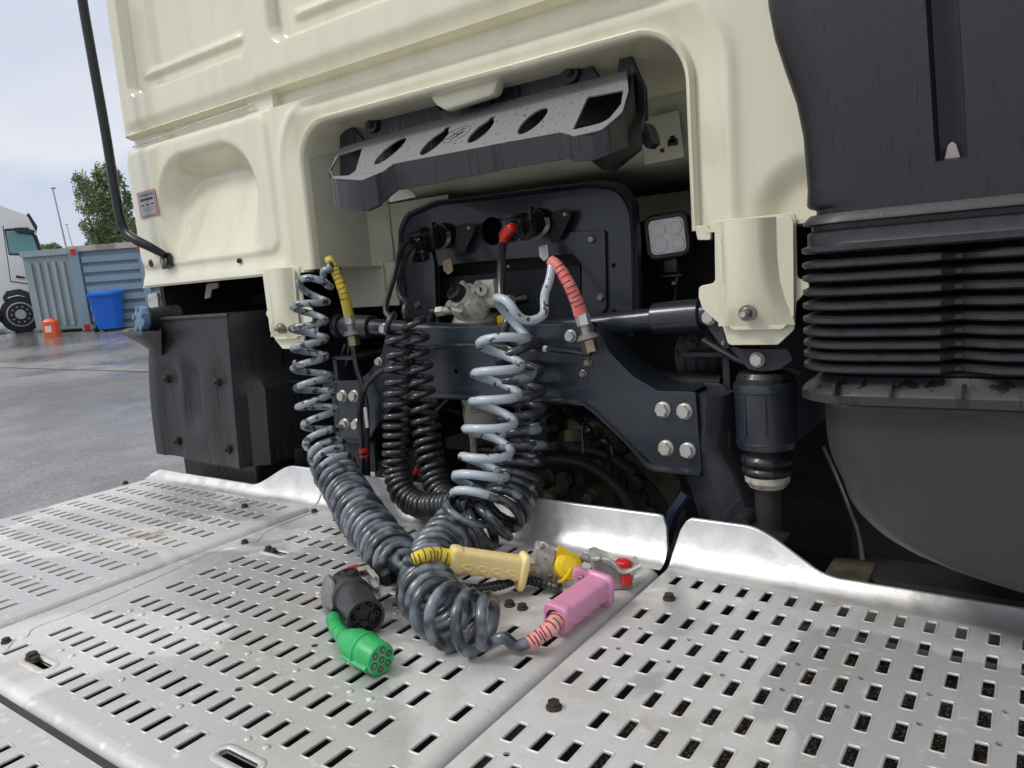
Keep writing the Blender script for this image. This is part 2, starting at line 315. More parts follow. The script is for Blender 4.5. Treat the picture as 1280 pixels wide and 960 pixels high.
def bolt(parent, P, r, n=-Y_, me=None, spin=0., name='bolt'):
    a, b, c = frame(n, Z_ if abs(n.z) < .9 else X_)
    Mx = Matrix(((a.x*r, b.x*r, c.x*r, P.x), (a.y*r, b.y*r, c.y*r, P.y), (a.z*r, b.z*r, c.z*r, P.z), (0, 0, 0, 1))) @ Matrix.Rotation(spin, 4, 'Z')
    return put(name, me or BOLT, parent, Mx)
def pbolt(parent, px, py, Y, r, me=None): return bolt(parent, at(px, py, Y), r, -Y_, me, random.random()*1.5)

# helical hose: control points (x,y,z, coil radius, pitch)
def coil_path(cps, sub=14, per=22, phase=0., start_straight=0):
    fine = smoothpath([list(c) for c in cps], sub); out = []; ph = phase
    P = [V(f[:3]) for f in fine]; T = (P[1]-P[0]).normalized(); a, b, _ = frame(T, V((0.3, -1, .1)))
    for i in range(len(P)-1):
        T2 = (P[min(i+2, len(P)-1)]-P[max(i-1, 0)]).normalized(); a2 = (a-T2*a.dot(T2)).normalized(); b2 = T2.cross(a2)
        if i == 0: a, b = a2, b2
        ds = (P[i+1]-P[i]).length; pitch = max((fine[i][4]+fine[i+1][4])/2, .002); dph = 2*math.pi*ds/pitch
        if fine[i][3] < .004: k = 2
        else: k = max(1, int(per*dph/(2*math.pi)))
        for j in range(k):
            t = j/k; R = fine[i][3]*(1-t)+fine[i+1][3]*t; q = ph+dph*t; aa = (a*(1-t)+a2*t).normalized(); bb = (b*(1-t)+b2*t).normalized()
            c = P[i].lerp(P[i+1], t); wv = noise.noise(V((q*.16, 3.1, R*40))); w2 = noise.noise(V((q*.11, 9.7, 1.3))); R2 = R*(1+.13*wv); out.append(c+T2*(R*.16*w2)+aa*(R2*math.cos(q))+bb*(R2*math.sin(q)))
        ph += dph; a, b = a2, b2
    return out
def coil(name, cps, r, m, parent, per=22, phase=0., n=8, label=None):
    bm = BM(); sweep(bm, coil_path(cps, per=per, phase=phase), r, n); return obj(name, bm, m, parent, 80, label)
def cpY(px, py, Y, R, pitch): p = at(px, py, Y); return (p.x, p.y, p.z, R, pitch)
def cpZ(px, py, z, R, pitch): p = atZ(px, py, z); return (p.x, p.y, p.z, R, pitch)

# ================================================================== THE YARD (its surface tilts against the truck)
NY = V((.035, -.045, 1)).normalized(); YO = V((0, 0, -1.0))
YX = (RH-NY*RH.dot(NY)).normalized(); YF = NY.cross(YX)          # right and away, lying in the yard surface
def yard(px, py, h=0.): return atP(px, py, YO+NY*h, NY)
def yl(P, u=0, v=0, h=0): return P+YX*u+YF*v+NY*h
bm = BM(); S_ = 1500
n_ = 40; g = [[bm.verts.new(YO+YX*(S_*((i/n_*2-1)**3))+YF*(S_*((j/n_*2-1)**3))) for i in range(n_+1)] for j in range(n_+1)]
for j in range(n_):
    for i in range(n_): bm.faces.new((g[j][i], g[j][i+1], g[j+1][i+1], g[j+1][i]))
tag(obj('ground', bm, M['asphalt'], smooth=False), kind='structure')
bm = BM(); a = yard(-60, 455, .006); b = yard(230, 462, .006); d = (b-a).normalized(); c = NY.cross(d)
loft(bm, [[a-d*8+c*s*.16+NY*h for s, h in ((-1, 0), (-.9, .004), (.9, .004), (1, 0))], [b+d*8+c*s*.16+NY*h for s, h in ((-1, 0), (-.9, .004), (.9, .004), (1, 0))]], closed=False)
tag(obj('drain_channel', bm, M['kerb'], smooth=False), kind='structure')

def slab(bm, A, Dx, Dy, Dz):
    """box from corner A with edge vectors"""
    v = [bm.verts.new(A+Dx*i+Dy*j+Dz*k) for k in (0, 1) for j in (0, 1) for i in (0, 1)]
    for f in ((0, 1, 3, 2), (4, 6, 7, 5), (0, 4, 5, 1), (2, 3, 7, 6), (0, 2, 6, 4), (1, 5, 7, 3)): bm.faces.new([v[i] for i in f])
# --- container
A = yard(47, 417); B = yard(105, 414); C = yard(230, 404); H_ = 1.84
def facedir(p, q): d = (q-p); L_ = d.length; return d/L_, L_
dl, Ll = facedir(B, A); dr, Lr = facedir(B, C)
ct = thing('shipping_container', 'weathered blue-grey steel container behind the blue bin', 'container', B)
bm = BM(); back = YF*2.4
loft(bm, [[A+NY*.05+YF*.05, B+NY*.05+YF*.05-YX*0, C+NY*.05+YF*.06, C+back+NY*.05, A+back+NY*.05], [p+NY*(H_-.06) for p in (A+YF*.05, B+YF*.05, C+YF*.06, C+back, A+back)]])
obj('container_body', bm, M['cont'], ct, 20, smooth=False)
nl = dl.cross(NY).normalized(); nl = nl if nl.dot(YF) < 0 else -nl
nr = dr.cross(NY).normalized(); nr = nr if nr.dot(YF) < 0 else -nr
def panel_l(s0, s1, h0, h1, out, name, m):
    bm = BM(); slab(bm, B+dl*s0+NY*h0-nl*.06, dl*(s1-s0), nl*(.06+out), NY*(h1-h0)); return obj(name, bm, m, ct, smooth=False)
def panel_r(s0, s1, h0, h1, out, name, m):
    bm = BM(); slab(bm, B+dr*s0+NY*h0-nr*.06, dr*(s1-s0), nr*(.06+out), NY*(h1-h0)); return obj(name, bm, m, ct, smooth=False)
panel_l(0.02, Ll, .08, H_-.14, .0, 'end_sheet', M['cont_g'])
for k in range(5): panel_l(.16+k*.21, .16+k*.21+.09, .16, H_-.28, .045, 'rib', M['cont_g'])
panel_l(-.02, Ll, H_-.14, H_-.01, .06, 'top_rail', M['cont_g'])
panel_r(.0, Lr, H_-.10, H_+.02, .05, 'top_rail', M['rail']); panel_r(0.02, Lr, 0.02, .12, .05, 'bottom_rail', M['cont_g'])
for k in range(7): panel_r(.24, Lr-.1, .20+k*.215, .20+k*.215+.13, .03, 'side_rib', M['cont'])
panel_r(0., .20, .02, H_-.1, .055, 'corner_post', M['cont']); panel_r(1.45, 1.60, .10, H_-.1, .055, 'corner_post', M['cont'])
for s, h in ((.06, 1.68), (1.47, 1.64), (.06, .03)):
    panel_r(s, s+.1, h, h+.12, .075, 'lock_fitting', M['red'])
# --- blue bin
P = yard(140, 413); bn = thing('wheelie_bin', 'bright blue plastic bin in front of the container', 'bin', P)
def taper(bm, P, w0, d0, w1, d1, h0, h1, n=6):
    loft(bm, [[yl(P, x, y, h) for x, y in rpoly([(-w_/2, -d_/2), (w_/2, -d_/2), (w_/2, d_/2), (-w_/2, d_/2)], .05, 3)] for w_, d_, h in ((w0, d0, h0), (w1, d1, h1))])
bm = BM(); taper(bm, P, .42, .42, .52, .52, .06, .78); obj('bin_body', bm, M['binblue'], bn, 30)
bm = BM(); taper(bm, P, .60, .62, .60, .62, .78, .83); taper(bm, P, .54, .56, .44, .44, .83, .86); obj('bin_lid', bm, M['binblue'], bn, 30)
for s in (-1, 1):
    bm = BM(); cyl(bm, yl(P, -.21, .16*s, .08), yl(P, -.27, .16*s, .08), .08, n=16); obj('bin_wheel', bm, M['tyre'], bn)
# --- orange jerrycan
P = yard(66, 421); jc = thing('jerrycan', 'small orange jerrycan on the asphalt beside the container', 'jerrycan', P)
bm = BM(); taper(bm, P, .30, .22, .29, .21, 0, .33); taper(bm, P, .27, .18, .16, .12, .33, .38); obj('can_body', bm, M['orange'], jc, 30)
bm = BM(); taper(bm, yl(P, .07), .05, .05, .05, .05, .38, .42); obj('can_cap', bm, M['orange'], jc, 30)
bm = BM(); slab(bm, yl(P, -.06, -.117, .11), YX*.13, YF*.01, NY*.13); obj('can_label', bm, M['white'], jc, smooth=False)
# --- white lorry at the far left
P = yard(22, 416); lt = thing('white_lorry', 'white high-roof lorry cab parked at the left edge', 'lorry', P)
kx = mpp(P)
_q = ray(26, 350); VL = V((_q.x, _q.y, 0)).normalized(); RL = V((VL.y, -VL.x, 0))
def lp(px, py, dv=0.): return atP(px, py, P+VL*dv, VL)
def lorry_poly(name, pts, m, t, dv=0., r=.03, bev=.01):
    U = RL; pl = []
    for p in pts: q = lp(p[0], p[1], dv)-P; pl.append((q.dot(U), q.dot(Z_)) + tuple(p[2:]))
    O = P+VL*dv; return prism(name, rpoly(pl, r), [], O, U, Z_, VL, t, m, lt, bev)
lorry_poly('cab_body', [(-60, 255), (-5, 254), (14, 262), (33, 268, .15), (44, 288, .1), (53, 312, .1), (55, 330), (55, 392), (44, 402), (34, 380), (22, 366), (8, 370), (2, 402), (-60, 405)], M['truckwhite'], 2.4, r=.08)
lorry_poly('side_window', [(7, 289), (34, 287), (41, 295), (49, 318), (12, 317)], M['glass'], .03, dv=-.015)
lorry_poly('window_surround', [(5, 286), (35, 284), (43, 292), (52, 320), (11, 319)], M['black'], .01, dv=-.005)
lorry_poly('sun_visor', [(33, 268), (36, 266), (47, 283), (46, 287), (40, 283)], M['black'], 2.2, dv=.05, r=.01, bev=.004)
lorry_poly('front_pillar', [(42, 293), (46, 294), (54, 316), (53, 322), (50, 318)], M['black'], .3, dv=-.02)
lorry_poly('door_seam', [(3, 282), (4.2, 282), (14, 352), (13, 352)], M['black'], .01, dv=-.003, r=0, bev=0)
lorry_poly('door_seam', [(13, 351), (46, 356), (46, 357.3), (13, 352.3)], M['black'], .01, dv=-.003, r=0, bev=0)
lorry_poly('bumper', [(42, 380), (56, 374), (56, 398), (45, 402)], M['black'], 2.3, dv=-.03)
lorry_poly('mirror', [(15, 285), (28, 284), (44, 288), (43, 292), (22, 290)], M['black'], .25, dv=-.3, r=.02, bev=.01)
lorry_poly('door_handle', [(20, 344), (31, 346), (31, 348), (20, 347)], M['black'], .03, dv=-.03, r=.005, bev=.002)
lorry_poly('wheel_arch', [(3, 372), (8, 364), (24, 361), (38, 366), (40, 374), (36, 373), (24, 368), (10, 371), (6, 378)], M['black'], .3, dv=-.04, r=.02, bev=.01)
c0 = lp(26, 393, .0); wr = 23*mpp(c0)
bm = BM(); lathe(bm, c0-VL*.02, c0+VL, [(0, wr*.70), (.02, wr*.96), (.06, wr), (.28, wr), (.32, wr*.9)], 32); wt = obj('wheel', bm, M['tyre'], lt)
bm = BM(); lathe(bm, c0-VL*.03, c0+VL, [(0, wr*.20), (.0, wr*.25), (.03, wr*.3), (.04, wr*.55), (.0, wr*.6), (.005, wr*.66), (.03, wr*.68)], 32); obj('rim', bm, M['rim'], wt)
for k in range(10):
    q = c0-VL*.012+RL*(wr*.42*math.cos(k*.628))+Z_*(wr*.42*math.sin(k*.628)); bm = BM(); cyl(bm, q-VL*.02, q+VL*.03, .022, n=8); obj('wheel_nut', bm, M['steel'], wt)
# --- dark car at the very edge
P = yard(-4, 424); pc = thing('parked_car', 'corner of a dark car at the far left edge', 'car', P)
bm = BM(); O = P-YX*2.1
prof = [(-.2, .25), (0, .22), (.5, .22), (1.25, .24), (1.55, .30), (1.60, .45), (1.52, .62), (1.2, .72), (.6, .80), (.3, 1.1), (-.2, 1.2)]
loft(bm, [[yl(O, u, dv, h) for u, h in prof] for dv in (0, 1.6)]); obj('car_body', bm, mat('dark_car_paint', (.03, .04, .06), .25, coat=.8), pc, 40)
bm = BM(); cyl(bm, yl(O, 1.0, -.03, .3), yl(O, 1.0, .18, .3), .30, n=24, bev=.02); obj('wheel', bm, M['tyre'], pc)
bm = BM(); slab(bm, yl(O, 1.40, -.01, .50), YX*.15, YF*.05, NY*.09); obj('headlight', bm, M['white'], pc, smooth=False)
# --- lamp posts
def lamp(px0, py0, px1, py1, dist, label, r):
    d = ray(px0, py0); P = CO+d*(dist/d.dot(CF)); T = CO+ray(px1, py1)*(dist/ray(px1, py1).dot(CF))
    base = P-(T-P)*((P-YO).dot(NY)/(T-P).dot(NY))
    t = thing('lamp_post', label, 'lamp post', base)
    bm = BM(); cyl(bm, base, T, r*1.5, r, 10); obj('pole', bm, M['galv'], t)
    bm = BM(); slab(bm, T-RH*r*2-VH*.1, RH*r*6, VH*.2, Z_*.10); obj('lamp_head', bm, M['galv'], t, smooth=False)
lamp(82, 306, 66, 236, 60, 'tall slim grey lamp post left of the poplars', .055)
lamp(90, 306, 83, 281, 120, 'distant faint lamp post behind the taller one', .06)
# --- poplars and a bush
def tree(px, top, dist, half, lab, seed, low=1.0, cat='tree', nl=5200, name='poplar_tree', base_y=330):
    rnd = random.Random(seed); d = ray(px, base_y); d = d*(dist/d.dot(CF)); T0 = CO+d
    base = T0-NY*((T0-YO).dot(NY)); dt = ray(px-10, top+15); topP = CO+dt*(dist/dt.dot(CF)); h = (topP-base).dot(NY)
    t = thing(name, lab, cat, base)
    bm = BM(); cyl(bm, base, base+NY*h*.9, half*.10, half*.015, 8)
    for k in range(26):
        z = h*rnd.uniform(.12, .85); an = rnd.random()*6.28; s = base+NY*z; o_ = (YX*math.cos(an)+YF*math.sin(an))
        cyl(bm, s, s+o_*half*.6*(1-z/h*.5)+NY*h*.12, half*.03, half*.008, 5)
    obj('trunk', bm, M['bark'], t)
    bm = BM(); cl = []
    for k in range(70):
        z = rnd.uniform(.08 if low else 0, 1.0)**.9; R = half*(1-.55*z**2.2)*(.55+.45*min(1, z*5)); an = rnd.random()*6.28; q = R*math.sqrt(rnd.random())*.85
        cl.append((base+NY*(h*z*.97)+YX*(q*math.cos(an))+YF*(q*math.sin(an)), half*rnd.uniform(.16, .34)))
    for k in range(nl):
        c, s = rnd.choice(cl); v = V((rnd.gauss(0, 1), rnd.gauss(0, 1), rnd.gauss(0, 1))); v = v.normalized()*s*rnd.uniform(.5, 1.1); v.z *= 1.9
        p = c+v; e1 = V((rnd.gauss(0, 1), rnd.gauss(0, 1), rnd.gauss(0, 1))).normalized(); e2 = e1.orthogonal().normalized(); z_ = half*rnd.uniform(.035, .07)
        vs = [bm.verts.new(p+e1*z_*a+e2*z_*b) for a, b in ((-1.4, 0), (0, -.7), (1.4, 0), (0, .7))]; bm.faces.new(vs)
    o = obj('crown', bm, M['leaf'], t, smooth=False)
tree(122, 201, 85, 1.7, 'slender green poplar, left one of the pair beside the cab', 3)
tree(152, 201, 88, 3.0, 'broad green poplar partly hidden by the cab edge', 5, nl=9000)
def bush(px, top, w_, dist, lab, seed):
    rnd = random.Random(seed); d = ray(px, 318); T0 = CO+d*(dist/d.dot(CF)); base = T0-NY*((T0-YO).dot(NY)); dt = ray(px, top); h = ((CO+dt*(dist/dt.dot(CF)))-base).dot(NY)
    t = thing('bush', lab, 'bush', base); bm = BM()
    for k in range(2600):
        v = V((rnd.gauss(0, 1), rnd.gauss(0, 1), rnd.gauss(0, 1))).normalized(); q = rnd.random()**.4; p = base+NY*(h*.5)+YX*v.x*w_*q+YF*v.y*w_*q+NY*v.z*h*.5*q
        e1 = V((rnd.gauss(0, 1), rnd.gauss(0, 1), rnd.gauss(0, 1))).normalized(); e2 = e1.orthogonal().normalized(); s = rnd.uniform(.08, .2)
        vs = [bm.verts.new(p+e1*s*a+e2*s*b) for a, b in ((-1.4, 0), (0, -.7), (1.4, 0), (0, .7))]; bm.faces.new(vs)
    obj('foliage', bm, M['leaf'], t, smooth=False)
    bm = BM(); cyl(bm, base, base+NY*h*.6, .12, .04, 6); obj('stem', bm, M['bark'], t)
bush(68, 304, 1.1, 70, 'low green bush just above the container roof', 8)
bush(54, 306, 1.0, 76, 'small paler bush between lorry and lamp post', 9)

# ================================================================== THE TRUCK CAB
YB = 1.2                                               # plane of the cab's rear wall
cab = thing('truck_cab', 'cream painted lorry cab rear wall with a large rounded opening', 'truck cab', (-.94, YB, .55))
def sdr(x, z, cx, cz, hw, hh, r):                      # signed distance to a rounded rectangle
    qx = abs(x-cx)-hw+r; qz = abs(z-cz)-hh+r
    return math.hypot(max(qx, 0), max(qz, 0))+min(max(qx, qz), 0)-r
OPX0, OPX1, OPT, OPB = -1.420, -.468, .880, .548; OPR = .095
def sd_open(x, z): return sdr(x, z, (OPX0+OPX1)/2, OPT-.5, (OPX1-OPX0)/2, .5, OPR)
def inset(x, z, x0, x1, z0, z1, r, depth, soft): return depth*(1-sstep(-soft, 0, sdr(x, z, (x0+x1)/2, (z0+z1)/2, (x1-x0)/2, (z1-z0)/2, r)))
XL, XR, ZB, ZT = -2.192, .32, .548, 1.62
def depth(x, z):
    d = 0.
    # upper sheet: slightly proud field with stamped pockets
    for (x0, x1) in ((-2.105, -1.56), (-1.475, -.405), (-.32, .225)):
        d += inset(x, z, x0, x1, 1.066, 1.50, .045, .025, .0125)
    for (x0, x1) in ((-2.06, -1.59), (-1.42, -.46), (-.29, .19)):
        d -= .009*(1-sstep(.005, .013, abs(z-1.118)))*sstep(x0, x0+.03, x)*(1-sstep(x1-.03, x1, x))
    # soft swage under the pockets
    d -= .008*sstep(1.035, 1.020, z)*0
    if z > .972: d += .010*(1-sstep(.972, 1.010, z))*sstep(-2.15, -2.10, x) if x < -1.55 else .014*(1-sstep(.974, 1.015, z))
    # groove below the crease
    gd = .026 if x < -1.60 else (.012 if x < -1.50 else .032)
    g0 = .022
    d += (gd*(1-sstep(-1.62, -1.60, x))+.004 if False else gd)*sstep(.930, .938, z)*(1-sstep(.966, .970, z))
    # lower field: raised swage line in the alu-like shelf between groove and opening, only right part
    if x > -1.50: d += .006*(1-sstep(.0, .012, abs(z-.915)))*sstep(-1.46, -1.38, x)*(1-sstep(-.44, -.40, x))
    # alcove behind the grab rail: deep at the top, dying out downwards
    t = (z-.60)/.29
    if 0 < t < 1.15:
        hw = .235-.065*max(0, (t-.45)/.55)**1.6; sd = abs(x+1.80+.03*max(0, t-.6))-hw
        top = sdr(x, z, -1.80, .60, .232, .292, .15)
        e = 1-sstep(-.075, 0.0, top); d += .095*e*(max(0, t)**.9)
    # lower left field border
    if x < -1.50 and z < .94:
        s = sdr(x, z, -1.84, .762, .318, .162, .035); d -= .006*(1-sstep(-.006, .006, s))
        d += .012*sstep(.60, .575, z)*0
        if z < .588: d -= .010*(1-sstep(.548, .588, z))
    # rolled border around the opening
    so_ = sd_open(x, z)
    d += .012*(1-sstep(.0, .055, so_)) if z < .93 else 0
    d -= .006*math.exp(-((so_-.064)/.010)**2) if z < .92 else 0
    # right pillar: raised rib edge and the shallow scoop by the duct
    if x > -.5 and z < .80: d += .018*(1-sstep(.0, .05, math.hypot((x+.28)/1.1, (z-.56))-.04))
    # left corner roll
    if x < XL+.05: d += .05*((XL+.05-x)/.05)**2
    if x > XR-.05: d += .05*((x-XR+.05)/.05)**2
    return d
bm = BM(); hx = .0068; hz = .0068; nx = int((XR-XL)/hx); nz_ = int((ZT-ZB)/hz); grid = {}
cen = V(((OPX0+OPX1)/2, OPT-.5))
def gv(i, j):
    if (i, j) in grid: return grid[i, j]
    x = XL+(XR-XL)*i/nx; z = ZB+(ZT-ZB)*j/nz_; s = sd_open(x, z)
    if abs(s) < hx*.5:                                  # pull border vertices onto the opening's outline
        e = 1e-4; gx = (sd_open(x+e, z)-sd_open(x-e, z))/(2*e); gz = (sd_open(x, z+e)-sd_open(x, z-e))/(2*e); x -= gx*s; z -= gz*s; z = max(z, ZB) if j == 0 else z
    v = bm.verts.new((x, YB+depth(x, z), z)); grid[i, j] = v; return v
def sdg(i, j): return sd_open(XL+(XR-XL)*i/nx, ZB+(ZT-ZB)*j/nz_)
SDG = [[sdg(i, j) for j in range(nz_+1)] for i in range(nx+1)]
for i in range(nx):
    for j in range(nz_):
        c4 = ((i, j), (i+1, j), (i+1, j+1), (i, j+1))
        if all(SDG[a_][b_] > -hx*.5 for a_, b_ in c4): bm.faces.new([gv(a_, b_) for a_, b_ in c4])
wall = obj('rear_wall', bm, M['paint'], cab, 60)
# the rest of the cab's box, and the folded lower edge
bm = BM()
for (x, s) in ((XL, 1), (XR, -1)):
    loft(bm, [[V((x, YB+.05, z)) for z in (ZB, 3.0)], [V((x-.0*s, YB+2.2, z)) for z in (ZB, 3.0)]], closed=False)
loft(bm, [[V((x, YB+.022, 1.612)) for x in (XL, XR)], [V((x, YB+.022, 3.0)) for x in (XL, XR)]], closed=False)
loft(bm, [[V((x, YB+.02, 3.0)) for x in (XL, XR)], [V((x, YB+2.2, 3.0)) for x in (XL, XR)]], closed=False)
loft(bm, [[V((x, YB+2.2, 3.0)) for x in (XL, XR)], [V((x, YB+2.2, ZB)) for x in (XL, XR)]], closed=False)
obj('cab_shell', bm, M['paint'], cab, 30)
bm = BM()
for x0, x1 in ((XL+.03, OPX0-.02), (OPX1+.02, XR-.03)):
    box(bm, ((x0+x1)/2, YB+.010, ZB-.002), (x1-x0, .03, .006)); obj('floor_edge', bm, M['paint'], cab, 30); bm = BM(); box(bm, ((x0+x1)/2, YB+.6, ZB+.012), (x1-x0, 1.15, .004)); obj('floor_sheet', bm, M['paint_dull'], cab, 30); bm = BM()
bm.free()
bm = BM(); box(bm, (-.94, YB+1.25, ZB+.03), (2.48, 1.5, .01)); obj('cab_floor', bm, M['dark'], cab)
# rolled lip round the opening
def open_outline(off, nseg=10):
    x0, x1, t, r = OPX0+off, OPX1-off, OPT-off, max(OPR-off, .01)
    pts = [(x0, OPB)] + [(x0, OPB+(t-r-OPB)*k/6) for k in range(1, 6)]
    pts += [(x0+r-r*math.cos(a), t-r+r*math.sin(a)) for a in [math.pi/2*k/nseg for k in range(nseg+1)]]
    pts += [(x0+r+(x1-x0-2*r)*k/12, t) for k in range(1, 12)]
    pts += [(x1-r+r*math.sin(a), t-r+r*math.cos(a)) for a in [math.pi/2*k/nseg for k in range(nseg+1)]]
    pts += [(x1, t-r-(t-r-OPB)*k/6) for k in range(1, 7)]
    return pts
bm = BM(); prof = [(-.006, .012), (-.005, .004), (.000, -.001), (.006, .001), (.009, .008), (.010, .03), (.012, .09), (.03, .17), (.06, .22)]
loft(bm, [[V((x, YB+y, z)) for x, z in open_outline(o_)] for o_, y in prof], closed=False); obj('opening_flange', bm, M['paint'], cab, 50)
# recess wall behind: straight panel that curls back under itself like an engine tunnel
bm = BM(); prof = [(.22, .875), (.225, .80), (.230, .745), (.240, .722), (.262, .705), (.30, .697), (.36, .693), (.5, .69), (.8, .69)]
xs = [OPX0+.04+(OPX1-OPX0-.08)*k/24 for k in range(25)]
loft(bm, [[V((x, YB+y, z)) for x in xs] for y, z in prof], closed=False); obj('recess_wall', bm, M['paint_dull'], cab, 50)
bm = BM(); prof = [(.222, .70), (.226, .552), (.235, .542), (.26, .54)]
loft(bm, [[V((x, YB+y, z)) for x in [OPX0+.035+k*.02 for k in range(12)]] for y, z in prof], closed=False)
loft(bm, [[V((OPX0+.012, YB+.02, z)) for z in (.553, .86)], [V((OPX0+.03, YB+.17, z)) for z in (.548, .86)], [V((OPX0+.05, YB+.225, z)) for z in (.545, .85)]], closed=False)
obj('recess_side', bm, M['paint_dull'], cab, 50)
# little plate with a keyhole on the right of the recess, and the tab on the left
yprism('access_plate', [(800, 150), (848, 138), (855, 196), (806, 206)], YB+.20, .003, M['paint_dull'], cab, r=.003, bev=.0005)
bm = BM(); q = at(841, 178, YB+.199); box(bm, q, (.020, .004, .012)); box(bm, q+V((0, 0, .006)), (.010, .004, .012)); q = at(828, 188, YB+.199); cyl(bm, q-Y_*.002, q+Y_*.002, .004, n=12); obj('keyhole', bm, M['ink'], cab)
yprism('bracket_tab', [(485, 250), (500, 228), (516, 240), (520, 246), (487, 253)], YB+.14, .004, M['paint'], cab, r=.002, bev=.0005)
# stamped lug hanging from the opening's top edge
yprism('stamped_lug', [(532, 115), (625, 90), (617, 116, .006), (612, 120), (556, 138, .006), (545, 132)], YB+.030, .03, M['paint'], cab, r=.006, bev=.006)
# mount legs (right one seen whole, left one its mirror image)
MX = -.943                                             # the truck's centre line
def mir(p): return V((2*MX-p.x, p.y, p.z))
def leg(sgn):
    f = (lambda q: (q[0],)+tuple(q[1:])) if sgn > 0 else (lambda q: (2*MX-q[0],)+tuple(q[1:]))
    rear = [(-.432, .560), (-.306, .560), (-.306, .462), (-.283, .452), (-.308, .425), (-.312, .383), (-.337, .360), (-.416, .360), (-.424, .390), (-.457, .420), (-.463, .440), (-.462, .458), (-.434, .462)]
    front = [(-.428, .556), (-.307, .556), (-.309, .405), (-.326, .385), (-.405, .385), (-.418, .400)]
    lg = prism('mount_bracket', rpoly([f(q) for q in rear], .008), [], V((0, 1.190, 0)), X_, Z_, Y_, .006, M['paint'], cab, .001)
    prism('front_sheet', rpoly([f(q) for q in front], .012), [], V((0, 1.180, 0)), X_, Z_, Y_, .004, M['paint'], lg, .0008)
    bm = BM(); rings = []
    for z, xa, xb, dp in ((.556, -.412, -.345, .024), (.50, -.410, -.345, .024), (.46, -.410, -.342, .022), (.43, -.412, -.334, .018), (.41, -.416, -.326, .010), (.392, -.418, -.322, .001)):
        rings.append([V((f((x,))[0], 1.181-y, z)) for x, y in ((xa-.010, 0), (xa, dp*.6), (xa+.010, dp), (xb-.010, dp), (xb, dp*.6), (xb+.014, 0))])
    loft(bm, rings, closed=False); obj('pressed_rib', bm, M['paint'], lg, 70)
    P = V((f((-.375,))[0], 1.160, .413)); bm = BM(); cyl(bm, P, P+Y_*.02, .013, n=20); obj('washer', bm, M['bolt_d'], lg); bolt(lg, P, .0095, -Y_, BOLT_D)
    bm = BM(); cyl(bm, P-Y_*.02, P, .0045, n=10); obj('stud', bm, M['bolt'], lg)
    return lg
leg(1); leg(-1)
yprism('corner_tab', [(868, 283), (882, 281), (888, 290), (888, 300), (872, 300)], 1.196, .012, M['paint'], cab, r=.003, bev=.001)
for s_, (x0, x1) in enumerate(((OPX0+.0, OPX0+.13),)):
    bm = BM(); box(bm, ((x0+x1)/2-.08, YB+.20, .50), (.20, .004, .11)); box(bm, ((x0+x1)/2-.02, YB+.195, .50), (.003, .006, .11)); obj('lower_sheet', bm, M['paint_dull'], cab)
# information sticker
st = yprism('sticker', [(170.5, 241.5), (192.5, 235.5), (198, 268), (176, 273.5)], YB-.0095, .0012, M['labelred'], cab, r=.002, bev=.0001)
sq = [at(x, y, YB-.0105) for x, y in ((172.5, 243.5), (191, 238.5), (195.6, 266.5), (177.5, 271))]
bm = BM(); bm.faces.new([bm.verts.new(p) for p in sq]); obj('sticker_face', bm, M['greyinsert'], st, smooth=False)
def stp(u, v): return (sq[0]*(1-u)+sq[1]*u)*(1-v)+(sq[3]*(1-u)+sq[2]*u)*v - Y_*.0006
su = (sq[1]-sq[0]).normalized(); sv = (sq[0]-sq[3]).normalized()
text('sticker_text', 'TYRE INSPECTION', stp(.5, .10), su, sv, .0088, .0002, M['ink'], st)
bm = BM()
for (u0, u1, v0, v1) in ((.08, .92, .24, .34), (.08, .27, .50, .56), (.42, .60, .50, .56), (.76, .93, .50, .56)): bm.faces.new([bm.verts.new(stp(a, b)) for a, b in ((u0, v0), (u1, v0), (u1, v1), (u0, v1))])
for k in range(9): bm.faces.new([bm.verts.new(stp(a, b)) for a, b in ((.08+k*.095, .66), (.12+k*.095, .66), (.12+k*.095, .68), (.08+k*.095, .68))])
for k in range(7): bm.faces.new([bm.verts.new(stp(a, b)) for a, b in ((.08+k*.12, .76), (.15+k*.12, .76), (.15+k*.12, .78), (.08+k*.12, .78))])
obj('sticker_print', bm, M['ink'], st, smooth=False)
# small holes and plug
for (px, py, r) in ((299, 326, .0065), (189.5, 329, .011)):
    q = at(px, py, YB-.004); bm = BM(); cyl(bm, q-Y_*.004, q+Y_*.004, r, n=18, bev=.001); cyl(bm, q-Y_*.0055, q, r*.45, n=12); obj('rubber_plug', bm, M['black'], cab)
# sealant beads in the groove under the crease
bm = BM()
for a_, b_ in (((166, 184), (205, 170)), ((208, 169), (238, 158)), ((248, 154), (316, 131))):
    tube(bm, [at(*a_, YB+.004), (at(*a_, YB+.004)+at(*b_, YB+.004))*.5, at(*b_, YB+.004)], .0022, 6, 3)
obj('sealant_bead', bm, M['cream_p'], cab)
# black grab rail down the cab's left edge
bm = BM(); pth = smoothpath([list(at(*q)) for q in ((96, -60, 1.13), (103, 0, 1.13), (115, 70, 1.13), (131, 160, 1.13), (144, 240, 1.13), (150, 272, 1.13), (157, 289, 1.135), (170, 300, 1.14), (186, 308, 1.155), (199, 315, 1.175), (206, 319, 1.185))], 6)
pth = [V(p) for p in pth]; nP = len(pth)
sweep(bm, pth, [.0128 if i < nP-18 else .0135-.0045*(i-nP+18)/18 for i in range(nP)], 14)
gr = obj('grab_rail', bm, mat('rail_black', (.007, .007, .009), .3), cab)
vprism('rail_foot', [(199, 314, .01), (211, 316, .01), (214, 333, .004), (203, 337, .004), (200, 324)], at(207, 320, 1.187), .008, M['black'], gr, r=.004, bev=.0015, n=Y_)
bolt(gr, at(206, 327, 1.185), .012, -Y_, BOLT_D)

